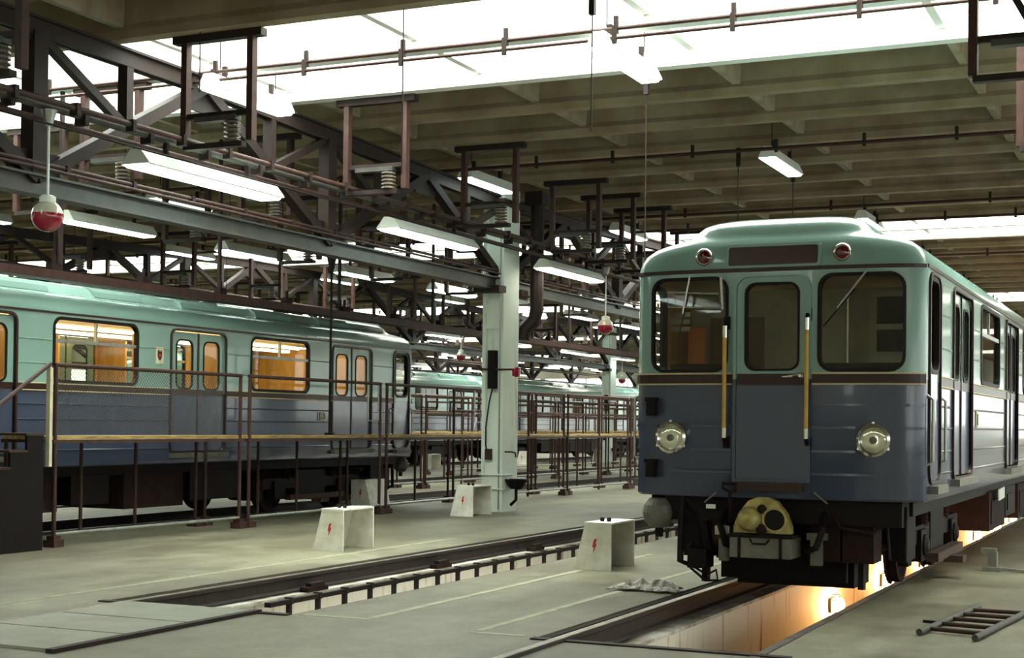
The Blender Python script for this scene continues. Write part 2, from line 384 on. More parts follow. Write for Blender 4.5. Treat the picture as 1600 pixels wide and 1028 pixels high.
def window_run(axis, fixed, a0, a1, z0, z1, step):
    global nwin
    a = a0
    while a < a1 - .1:
        nwin += 1; e = empty('window_%d' % nwin); e['kind'] = 'structure'
        b = min(a + step, a1)
        def B(u0, u1, w0, w1, t0, t1):
            return MB().box(fixed + t0, fixed + t1, u0, u1, w0, w1) if axis == 'y' else MB().box(u0, u1, fixed + t0, fixed + t1, w0, w1)
        B(a, a + .35, z0, z1, -.15, .15).build('pier', WALLM, e)
        n = 3; w = (b - a - .35) / n
        for i in range(n):
            u = a + .35 + i * w
            B(u + .04, u + w - .04, z0 + .04, z1 - .04, -.02, .02).build('pane', WINM, e)
            B(u - .03, u + .03, z0, z1, -.06, .06).build('mullion', STEELG, e)
        a = b
window_run('y', X0 - .15, Y0, Y1, 1.6, 4.6, 12.1)
window_run('y', X1 + .15, Y0, Y1, 1.8, 4.6, 12.1)
window_run('x', Y1 + .15, X0, X1, 1.0, 5.4, 11.3)
MB().box(X0, X1, Y0, Y1, ZS + .62, ZS + .66)

# ------------------------------------------------------------------ columns
def column(x, y, label, detail):
    e = empty('concrete_column', (x, y, 0)); tag(e, label, 'column', None if detail else 'far columns', 'structure')
    h = 5.95; w, d = .21, .34
    # H section : recessed web on the front and the back
    poly = [(-w, -d), (-w + .07, -d), (-w + .09, -d + .05), (w - .09, -d + .05), (w - .07, -d), (w, -d), (w, d), (w - .07, d), (w - .09, d - .05), (-w + .09, d - .05), (-w + .07, d), (-w, d)]
    MB().prism(poly, lambda a, b: (a, b, 0), lambda a, b: (a, b, h)).build('shaft', WHITEC, e)
    MB().box(-w + .06, w - .06, -d, -d + .06, 0, .9).box(-w + .06, w - .06, -d, -d + .06, 3.35, 3.8).build('web_block', WHITEC, e)
    MB().box(-w - .06, w + .06, -d - .12, d + .12, 5.6, 5.72).build('bearing_plate', STEEL, e)
    MB().box(-w - .05, w + .05, -d - .30, -d, 4.0, 4.12).box(-w - .05, w + .05, d, d + .3, 4.0, 4.12).build('bracket', STEEL, e)
    if detail:
        MB().tube([(w - .05, -d - .025, .05), (w - .05, -d - .025, 5.6)], .014, 6).build('conduit', ALU, e)
        MB().box(-.05, .09, -d - .10, -d + .04, 2.25, 2.95).build('switch_box', BLACK, e)
        MB().tube([(-.4, -d - .04, 2.62), (.0, -d - .06, 2.6), (.5, -d - .04, 2.6)], .022, 6).build('arm', STEELP, e)
        MB().lathe([(.03, -.09), (.075, -.07), (.08, .06), (.03, .09)], 10, (.5, -d - .04, 2.55)).build('red_lamp', REDGL, e)
        MB().tube([(.02, -d - .04, 2.25), (-.04, -d - .04, 2.0), (-.10, -d - .04, 1.55), (-.1, -d - .04, 1.2), (-.02, -d - .04, 1.0)], .013, 6).build('cable', BLACK, e)
        MB().box(-.1, .0, -d - .08, -d + .03, .95, 1.15).build('socket', STEELP, e)
        for z in (.42, .68): MB().tube([(-w - .02, -d - .03, z), (w + .04, -d - .03, z), (w + .04, 0, z)], .018, 6).build('pipe', WHITEC, e)
        # iron hand basin on the side face
        MB().lathe([(.10, .0), (.16, .07), (.21, .15), (.215, .18), (.17, .18), (.12, .1)], 16, (w + .16, -.05, .42), 'z').build('iron_basin', BLACK, e)
        MB().tube([(w + .16, -.05, .45), (w + .16, -.05, .22), (w + .05, -.05, .12)], .03, 8).build('drain_pipe', BLACK, e)
        MB().tube([(w + .04, -.3, 1.1), (w + .12, -.2, 1.1), (w + .16, -.1, 1.08), (w + .16, -.08, 1.0)], .018, 6).build('tap', STEELP, e)
    return e
for i, x in enumerate(ROWS):
    for j, y in enumerate((24.75, 49.15, 73.55, 97.9)):
        if i == 1 and j == 0: continue
        if i == 0 and j == 0: column(x, y, 'whitewashed concrete column with iron basin at its foot', True)
        elif i == 1 and j == 1: column(x, 61.4, 'whitewashed column standing among the distant walkways', True)
        else: column(x, y, 'whitewashed concrete column far down the hall', False)
# dark downpipe behind the near column
e = empty('downpipe', (-11.2, 25.55, 0)); tag(e, 'thick dark downpipe bending behind the near column', 'pipe')
MB().tube([(0, 0, 5.9), (0, 0, 3.75), (-.05, -.02, 3.55), (-.2, -.08, 3.38), (-.22, -.09, 3.2)], .13, 10).build('pipe', STEEL, e)
MB().box(-.2, .16, -.16, .16, 5.75, 6.0).build('hopper', STEEL, e)

# ------------------------------------------------------------------ roof trusses
def ztop(t):
    a = abs(t - 12.2); return 6.02 if a < 3.05 else 6.02 - (a - 3.05) / 9.15 * .24
def truss_parts():
    P = []
    zb = 4.18
    def dbl(m, a, b, w, h):       # two angles back to back
        for s in (-1, 1): m.bar((s * .065, *a), (s * .065, *b), w, h)
        return m
    m = MB()
    for a, b in ((0, 9.15), (9.15, 15.25), (15.25, 24.4)):
        m.bar((-.05, a, ztop(a) - .10), (-.05, b, ztop(b) - .10), .05, .2); m.bar((.05, a, ztop(a) - .10), (.05, b, ztop(b) - .10), .05, .2)
        m.bar((0, a, ztop(a) - .01), (0, b, ztop(b) - .01), .26, .03)
    P.append(('top_chord', m.mesh('top_chord', STEEL)))
    m = MB().box(-.11, .11, 0, 24.4, zb + .09, zb + .115).box(-.11, .11, 0, 24.4, zb - .115, zb - .09).box(-.02, .02, 0, 24.4, zb - .09, zb + .09)
    P.append(('bottom_chord', m.mesh('bottom_chord', STEELG)))
    for y in (6.1, 12.2, 18.3): P.append(('post', MB().box(-.09, .09, y - .11, y + .11, zb + .1, ztop(y) - .15).mesh('post', STEEL)))
    tops = (3.05, 9.15, 15.25, 21.35); bots = (0, 6.1, 12.2, 18.3, 24.4)
    for t in tops:
        for b in (t - 3.05, t + 3.05):
            P.append(('diagonal', MB().bar((0, t, ztop(t) - .12), (0, b, zb + .08), .16, .14).mesh('diagonal', STEEL)))
            mid = (t + b) / 2; zm = (ztop(t) + zb) / 2
            P.append(('hanger_post', MB().box(-.07, .07, mid - .06, mid + .06, zm, ztop(mid) - .12).mesh('hanger_post', STEEL)))
            vt = b
            P.append(('brace', MB().bar((0, vt, ztop(vt) - .14), (0, mid, zm), .10, .10).mesh('brace', STEEL)))
        P.append(('gusset', MB().box(-.015, .015, t - .35, t + .35, ztop(t) - .45, ztop(t) - .1).mesh('gusset', STEEL)))
    for b in bots[1:4]: P.append(('gusset', MB().box(-.015, .015, b - .4, b + .4, zb + .05, zb + .38).mesh('gusset', STEEL)))
    return P
TP = truss_parts()
for i, x in enumerate(ROWS):
    for j in range(-1, 4):
        y = .35 + 24.4 * j
        if y > 90: continue
        if i == 0 and j == 0: lb, g = 'dark steel roof truss running from upper left to the near column', None
        elif i == 0 and j == 1: lb, g = 'dark steel roof truss continuing beyond the near column', None
        elif i == 1 and j == 1: lb, g = 'steel roof truss above the left-hand train', None
        else: lb, g = 'steel roof truss far back in the hall', 'far roof trusses'
        if i == 0 and j == -1: continue
        e = empty('roof_truss', (x, y, 0)); tag(e, lb, 'truss', g, 'structure')
        for n, me in TP: inst(n, me, e)
# cable tray and tubes on the bottom chord of the near truss
def tube_run(x, z, y0, y1, rad, label, m=STEELP, step=0, group=None, n=8):
    e = empty('cable_tube', (x, 0, z)); tag(e, label, 'cable tube', group)
    MB().tube([(0, y0, 0), (0, y1, 0)], rad, n).build('tube', m, e, smooth=50)
    if step:
        k = cached(('clip', round(rad, 3)), lambda: MB().box(-rad * 1.5, rad * 1.5, -.03, .03, -rad * 2.2, rad * 1.5).mesh('clip', STEEL))
        y = y0 + .4
        while y < min(y1, 36): inst('clip', k, e, (0, y, 0)); y += step
    return e
tube_run(-11.50, 4.42, 8, 48, .025, 'upper thin tube above the bottom chord of the near truss', STEELP, 1.15)
tube_run(-11.42, 4.35, 8, 48, .02, 'lower thin tube above the bottom chord of the near truss', STEELP)
tube_run(-10.86, 4.88, 0, 60, .05, 'topmost thick cable tube above the long hooded lamps', STEELG, 1.1)
tube_run(-10.60, 4.86, 0, 60, .035, 'middle cable tube above the long hooded lamps', STEELP, .9)
tube_run(-10.98, 4.76, 0, 60, .035, 'lower cable tube above the long hooded lamps', STEELP, 0)
tube_run(-10.52, 4.60, 0, 60, .012, 'thin sagging cable under the tubes of the hooded lamps', BLACK, 0)
for i, x in enumerate((-22.6, -34.4)):
    tube_run(x, 4.87, 10, 90, .05, ['cable tube above the roof of the left-hand train', 'cable tube in the far aisle of the hall'][i], STEELP)
    tube_run(x + .2, 4.75, 10, 90, .035, ['lower cable tube above the roof of the left-hand train', 'lower cable tube in the far aisle of the hall'][i], STEELP)
# conductor duct above train on the left
e = empty('conductor_duct', (-14.05, 0, 3.50)); tag(e, 'long brown overhead conductor duct just above the left-hand train', 'duct')
MB().box(-.14, .14, 3, 46, 0, .05).box(-.14, -.11, 3, 46, .05, .12).box(.11, .14, 3, 46, .05, .12).build('duct', STEELP, e)
dk = MB().box(-.02, .02, -.03, .03, .05, 2.6).mesh('hanger', STEEL)
for i in range(12): inst('hanger', dk, e, (0, BEAM0 - 3 * BEAMD + i * 2 * BEAMD, 0))
for i in range(14): inst('lug', cached('lug', lambda: MB().box(-.06, .06, -.09, .09, .05, .22).box(-.02, .02, -.02, .02, .22, .34).mesh('lug', GRIME)), e, (.05, 8 + i * 1.9, 0))

# ------------------------------------------------------------------ hanger frames with insulators
def frame_meshes():
    P = []
    W2 = .46; H = 1.28
    P.append(('top_bar', MB().box(-.62, .62, -.06, .06, -.09, 0).mesh('top_bar', STEEL)))
    for s in (-1, 1): P.append(('leg', MB().box(s * W2 - .04, s * W2 + .04, -.05, .05, -H, -.09).mesh('leg', STEELP)))
    P.append(('cross_bar', MB().box(-W2, W2, -.03, .03, -.98, -.92).mesh('cross_bar', STEEL)))
    P.append(('bottom_bar', MB().box(-W2, .36, -.05, .05, -H - .06, -H).mesh('bottom_bar', STEEL)))
    prof = []
    for i in range(5): prof += [(.05, i * .05), (.10, i * .05 + .012), (.10, i * .05 + .03), (.05, i * .05 + .045)]
    P.append(('insulator', MB().lathe(prof, 14, (.2, 0, -H)).mesh('insulator', mat('brown_porcelain', (.16, .13, .10), .3, coat=.5))))
    P.append(('arm', MB().box(-.3, .28, -.06, .06, -H + .25, -H + .31).mesh('arm', STEELG)))
    return P
FP = frame_meshes()
def frame(x, y, label, group=None):
    e = empty('hanger_frame', (x, y, ZB)); tag(e, label, 'hanger', group)
    for n, me in FP: inst(n, me, e)
    return e
ks = [-2, 0, 2, 4, 6, 7, 8, 10, 12]
fl_lab = ['steel hanger frame cut by the upper left corner', 'steel hanger frame under the skylight edge beside the near hooded lamp', 'steel hanger frame under the first beam past the skylight',
    'steel hanger frame just left of the column top', 'steel hanger frame just right of the column top', 'second hanger frame right of the column top', 'third hanger frame right of the column top', 'fourth hanger frame right of the column top', 'fifth hanger frame right of the column top, by the train']
for k, lb in zip(ks, fl_lab): frame(-10.22, BEAM0 + k * BEAMD + .12, lb)
for n_, k in enumerate((1, 3, 5, 7, 9, 11)): frame(-13.2, BEAM0 + k * BEAMD, ORD[n_] + ' hanger frame of the row just behind the near truss', 'hangers above the walkway')
for bx in (-16.1, -21.85, -27.5, -33.65):
    for k in range(2, 24, 2): frame(bx, BEAM0 + k * BEAMD, ORD[k // 2 - 1] + {-16.1: ' small hanger frame in the row above the left-hand train roof', -21.85: ' small hanger frame in the row before the second truss', -27.5: ' small hanger frame in the row above the distant cars', -33.65: ' small hanger frame in the furthest row of hangers'}[bx], 'far hanger frames')
e = frame(-1.28, BEAM0 + 2 * BEAMD, 'pale hanger frame at the far right under the skylight edge')
e2 = frame(-1.33, BEAM0 + .0 * BEAMD, 'dark hanger frame with a steep brace at upper right')
MB().bar((-.5, -.1, .15), (.35, -.1, -1.45), .06, .11, (0, 1, 0)).build('brace', STEEL, e2)
frame(-1.45, BEAM0 - 2 * BEAMD, 'hanger frame showing only its foot at the top right edge')

# ------------------------------------------------------------------ lamps
def lamp_meshes(L, w, warm=False):
    P = []
    def cross(t): return [(-w, 0), (-w * .92, .03), (-.07, .17), (.07, .17), (w * .92, .03), (w, 0)]
    c = cross(0); th = .012
    inner = [(x * .93, z - .012) for x, z in c]
    poly = c + inner[::-1]
    P.append(('hood', MB().prism(poly, lambda a, b: (a, 0, b), lambda a, b: (a, L, b)).mesh('hood', WHITEM)))
    for y in (0, L): P.append(('end_cap', MB().prism(c, lambda a, b, y=y: (a, y - .008, b), lambda a, b, y=y: (a, y + .008, b)).mesh('end_cap', WHITEM)))
    P.append(('diffuser', MB().prism([(-w * .90, .0), (-w * .7, -.035), (w * .7, -.035), (w * .90, .0), (w * .8, .02), (-w * .8, .02)], lambda a, b: (a, .02, b), lambda a, b: (a, L - .02, b)).mesh('diffuser', TUBEW if warm else TUBEM)))
    for y in (.2 * L, .8 * L): P.append(('bracket', MB().box(-.03, .03, y - .02, y + .02, .16, .33).mesh('bracket', STEEL)))
    return P
LA = lamp_meshes(2.72, .20); LB = lamp_meshes(2.2, .18); LC = lamp_meshes(1.75, .15); LAW = lamp_meshes(2.72, .20, True)
def ceil_drop(y, z): return (ZS if ((y - BEAM0) // BEAMD) % SKYPER > 1 else ZS + .55) - z - .27
def lamp(parts, x, y, z, label, group=None, drop=0):
    e = empty('hooded_lamp', (x, y, z)); tag(e, label, 'lamp', group)
    for n, me in parts: inst(n, me, e)
    if drop:
        for q in (.25, 1.5):
            drop = ceil_drop(y + q, z); inst('hanger_wire', cached(('hw', round(drop, 2)), lambda: MB().tube([(0, 0, .28), (0, 0, .28 + drop)], .008, 5).mesh('hanger_wire', STEEL)), e, (0, q, 0))
    return e
alab = {2: 'large bright hooded fluorescent lamp nearest the upper left', 3: 'hooded fluorescent lamp just left of the column', 4: 'warm white hooded fluorescent lamp right of the column'}
for i in range(-1, 8):
    lamp(LAW if i == 4 else LA, -10.82, 1.75 + 5.8 * i, 4.50, alab.get(i, ORD[i + 1] + ' long hooded fluorescent lamp of the row under the cable tubes'), None if i in alab else 'other long lamps under the cable tubes')
blab = ['hooded lamp below the truss chord beside the red globe', 'hooded lamp below the truss chord, second from the red globe', 'hooded lamp below the truss chord, third from the red globe', 'hooded lamp below the truss chord touching the near column']
for i in range(9):
    lamp(LB, -17.0, 19.2 + 4.38 * i, 4.92, blab[i] if i < 4 else ORD[i - 4] + ' hooded lamp past the column in the lamp row below the truss chord', None if i < 4 else 'aisle lamps behind the column', drop=1.64)
for i in range(9):
    lamp(LB, -22.8, 20.0 + 5.8 * i, 4.55, ORD[i] + ' small hooded lamp in the row beyond the left-hand train', 'lamps over the far aisle', drop=2.0)
    lamp(LB, -28.8, 27.0 + 5.8 * i, 4.55, ORD[i] + ' small hooded lamp in the row over the distant cars', 'lamps deep in the hall', drop=2.0)
for i in range(8): lamp(LB, -36.0, 34.0 + 6.5 * i, 4.55, ORD[i] + ' small hooded lamp in the deepest row of the hall', 'lamps deep in the hall', drop=2.0)
clab = {(0, 2): 'ceiling lamp hanging in the bright skylight at top centre', (0, 3): 'ceiling lamp right of the centre, above the train', (0, 4): 'ceiling lamp glowing just over the roof of the right-hand train',
        (1, 2): 'ceiling lamp in the skylight above the near truss', (1, 3): 'ceiling lamp above the top of the near column', (1, 4): 'ceiling lamp among the hanger frames right of the column'}
for a, x in enumerate((-5.95, -11.2, -17.8, -23.0, -29.6, -34.8)):
    for i in range(11):
        y = 15.2 + 7.25 * (i - 2)
        if a > 1 and i < 2: continue
        lb = clab.get((a, i)); lamp(LC, x, y, 5.80, lb or ORD[i] + ' short ceiling lamp of the row ' + ('over the right-hand train', 'above the near truss', 'over the left-hand train', 'beyond the left-hand train', 'over the distant cars', 'furthest to the left')[a], None if lb else 'other ceiling lamps', drop=1)

# pendant globes
def globe(x, y, z, zt, label, s=1.0):
    e = empty('pendant_globe', (x, y, z)); tag(e, label, 'lamp')
    R = .165 * s
    up = [(R * math.cos(a), R * math.sin(a)) for a in [PI / 2 * i / 8 for i in range(1, 8)]]
    lo = [(R * math.cos(a), R * math.sin(a)) for a in [-PI / 2 + PI / 2 * i / 8 for i in range(1, 9)]] + [(R * math.cos(.15), R * math.sin(.15))]
    MB().lathe(lo, 20).build('red_globe_half', REDGL, e, smooth=60)
    MB().lathe([(R * math.cos(.15), R * math.sin(.15))] + [p for p in up if p[1] > R * .16], 20).build('clear_globe_half', CLEARW, e, smooth=60)
    MB().lathe([(.075, .13), (.085, .14), (.085, .20), (.05, .22)], 14).build('collar', WHITEM, e)
    MB().tube([(0, 0, .2), (0, 0, zt - z - .15)], .014, 8).build('rod', WHITEM, e)
    MB().lathe([(.035, zt - z - .17), (.085, zt - z), (.075, zt - z), (.03, zt - z - .1)], 14).build('ceiling_cup', ALU, e)
globe(-10.82, 11.95, 3.72, 4.83, 'large red and clear pendant globe hanging at upper left')
globe(-10.82, 28.2, 3.62, 4.83, 'red and white pendant globe hanging beside the right-hand train')
globe(-22.42, 44.8, 3.9, 4.715, 'small distant red pendant globe left of the column')
globe(-22.42, 60.5, 3.6, 4.715, 'small distant red pendant globe right of the column')

# ceiling pipes across the hall with little brackets
def cross_pipe(y, z, label, rad=.03, x0=-40, x1=7, m=STEELP, step=1.35, drop=.14, n=26):
    e = empty('ceiling_pipe', (0, y, z)); tag(e, label, 'pipe')
    MB().tube([(x0, 0, 0), (x1, 0, 0)], rad, 6).build('pipe', m, e)
    k = cached(('pb', rad, drop), lambda: MB().box(-.025, .025, -.02, .02, -.06, drop).mesh('bracket', STEEL))
    for i in range(n): inst('bracket', k, e, (-.4 - i * step, 0, 0))
cross_pipe(15.35, 6.02, 'upper pipe running across the bright skylight', .022)
cross_pipe(15.30, 5.90, 'lower pipe running across the bright skylight', .020)
cross_pipe(22.4, 5.92, 'brown pipe with brackets crossing under the ceiling beams')
cross_pipe(29.0, 5.95, 'second brown pipe under the beams, above the train roof', .03, step=3)
cross_pipe(30.6, 5.86, 'third brown pipe under the beams, above the train roof')
cross_pipe(37.5, 5.9, 'pipe crossing in front of the far skylight')
# thin hanging wires
def hang_wire(x, y, z0, z1, label, rad=.009, weight=True):
    e = empty('hanging_wire', (x, y, z0)); tag(e, label, 'wire')
    MB().tube([(0, 0, 0), (0, 0, z1 - z0)], rad, 5).build('wire', STEEL, e)
    if weight: MB().box(-.03, .03, -.03, .03, z1 - z0 - .3, z1 - z0).build('clip', STEEL, e)
hang_wire(-7.75, 14.0, 4.3, 6.1, 'thin wire hanging from the skylight edge left of the centre', .008, False)
hang_wire(-5.55, 14.0, 4.6, 6.1, 'thin wire hanging from the skylight edge near the centre', .008)
hang_wire(-6.25, 17.65, 3.6, 6.1, 'thin wire hanging just left of the right-hand train roof')
hang_wire(-6.6, 23.1, 3.7, 6.1, 'wire hanging behind the roof of the right-hand train')
hang_wire(-6.15, 24.9, 3.7, 6.1, 'second wire hanging behind the roof of the right-hand train')
hang_wire(-10.4, 13.95, 5.4, 6.8, 'thin wire above the hanger frame at upper left', .008, False)
e = empty('pendant_conductor', (-13.05, 21.2, 1.39)); tag(e, 'tall thin dark conductor pole in front of the left-hand train', 'pole')
MB().tube([(0, 0, 0), (0, 0, 2.9)], .022, 8).build('pole', BLACK, e)
MB().lathe([(.03, 2.75), (.09, 3.0), (.11, 3.06), (.05, 3.06)], 10).build('funnel', STEEL, e)
MB().box(-.06, .06, -.06, .06, 0, .04).build('foot_bracket', BLACK, e)

# ------------------------------------------------------------------ metro cars
HW, CLEN, CB, CG = 1.35, 18.78, .95, 3.05
FB = .18
def yfront(x, hw=HW): return -FB * math.sqrt(max(0, 1 - (min(abs(x), hw) / hw) ** 4))
FX = [-1, -.985, -.95, -.9, -.83, -.74, -.62, -.46, -.25, 0, .25, .46, .62, .74, .83, .9, .95, .985, 1]
def ring(z, hw, ys):
    pts = [(hw * t, ys + yfront(hw * t * HW / hw), z) for t in FX]
    pts += [(hw, CLEN * k / 6, z) for k in (1, 2, 3, 4, 5)] if False else []
    pts += [(hw * t, CLEN - ys - yfront(hw * t * HW / hw), z) for t in FX[::-1]]
    return pts
ROOF = [(CB, 1.335, .012), (CB + .02, 1.35, 0), (3.05, 1.35, 0), (3.10, 1.345, .006), (3.16, 1.325, .016), (3.22, 1.285, .03), (3.275, 1.21, .05), (3.315, 1.11, .075), (3.345, 1.0, .10), (3.37, .90, .12), (3.40, .845, .135), (3.445, .81, .155), (3.49, .765, .19), (3.525, .70, .25), (3.555, .60, .35), (3.575, .45, .52), (3.588, .25, .8), (3.592, .06, 1.1)]
SIDEWIN = [(3.75, 5.5), (8.4, 10.15), (13.05, 14.8)]
DOORS = [(1.58, 2.95), (6.23, 7.6), (10.88, 12.25), (15.53, 16.9)]
CABW = [(.11, .70), (18.08, 18.67)]
WZ = (2.125, 2.985); DZ = (1.13, 2.975)
def topround(x0, x1, z0, z1, rad, n=5):
    pts = rr(x0, x1, z0, z1, rad, n); k = 2 * (n + 1)
    lo = rr(x0, x1, z0, z1, .015, n)
    return pts[:k] + lo[k:]
def rings_mesh(rs):
    m = MB(); n = len(rs[0])
    for rg in rs: m.v += rg
    for i in range(len(rs) - 1):
        for j in range(n): m.f.append((i * n + j, i * n + (j + 1) % n, (i + 1) * n + (j + 1) % n, (i + 1) * n + j))
    m.f.append(tuple(range(n - 1, -1, -1))); m.f.append(tuple((len(rs) - 1) * n + j for j in range(n)))
    return m
def body_mesh():
    o = inst('car_body_tmp', rings_mesh([ring(*q) for q in ROOF]).mesh('car_body', PAINT))
    inn = inst('cut1', rings_mesh([ring(1.16, HW - .05, .06), ring(3.0, HW - .05, .06), ring(3.06, HW - .16, .12)]).mesh('c1', AMBER))
    cm = MB()
    for a, b in SIDEWIN: cm.prism(rr(a, b, *WZ, .13), lambda y, z: (-2, y, z), lambda y, z: (2, y, z))
    for a, b in DOORS: cm.prism(rr(a, b, *DZ, .10), lambda y, z: (-2, y, z), lambda y, z: (2, y, z))
    for a, b in CABW: cm.prism(rr(a + .05, b - .05, 2.13, 2.95, .12), lambda y, z: (-2, y, z), lambda y, z: (2, y, z))
    for a, b in ((-1.17, -.43), (.43, 1.17)): cm.prism(rr(a, b, 2.12, 2.98, .12), lambda x, z: (x, -1, z), lambda x, z: (x, .12, z))
    cm.prism(rr(-.245, .245, 2.125, 2.915, .09), lambda x, z: (x, -1, z), lambda x, z: (x, .12, z))
    for a, b in ((-.32, .32),): cm.prism(rr(a, b, 2.12, 2.9, .1), lambda x, z: (x, CLEN - .12, z), lambda x, z: (x, CLEN + 1, z))
    cut = inst('cut2', cm.mesh('c2', AMBER))
    for c in (inn, cut):
        md = o.modifiers.new('b', 'BOOLEAN'); md.operation = 'DIFFERENCE'; md.solver = 'EXACT'; md.object = c
    dg = bpy.context.evaluated_depsgraph_get(); dg.update()
    me = bpy.data.meshes.new_from_object(o.evaluated_get(dg)); me.name = 'car_body'
    for t in (o, inn, cut): bpy.data.objects.remove(t)
    me.materials.clear(); me.materials.append(PAINT); me.materials.append(AMBER); me.materials.append(CREAMI)
    for p in me.polygons:
        c = p.center; fr_ = yfront(c.x)
        inside = abs(c.x) < HW - .045 and .02 + fr_ + .035 < c.y < CLEN - fr_ - .055 and 1.14 < c.z < 3.07
        p.material_index = (2 if c.z > 2.95 else 1) if inside else 0
        p.use_smooth = True
    me.set_sharp_from_angle(angle=math.radians(32))
    return me
def sidefn(s, off): return lambda y, z: (s * (HW + off), y, z)
def frontfn(off): return lambda x, z: (x, yfront(x) - off, z)
def text_mesh(txt, size, m):
    cu = bpy.data.curves.new('t', 'FONT'); cu.body = txt; cu.size = size; cu.extrude = .004; cu.align_x = 'CENTER'; cu.align_y = 'CENTER'
    o = bpy.data.objects.new('t', cu); COL.objects.link(o)
    dg = bpy.context.evaluated_depsgraph_get(); dg.update(); me = bpy.data.meshes.new_from_object(o.evaluated_get(dg)); bpy.data.objects.remove(o)
    me.materials.clear(); me.materials.append(m); return me

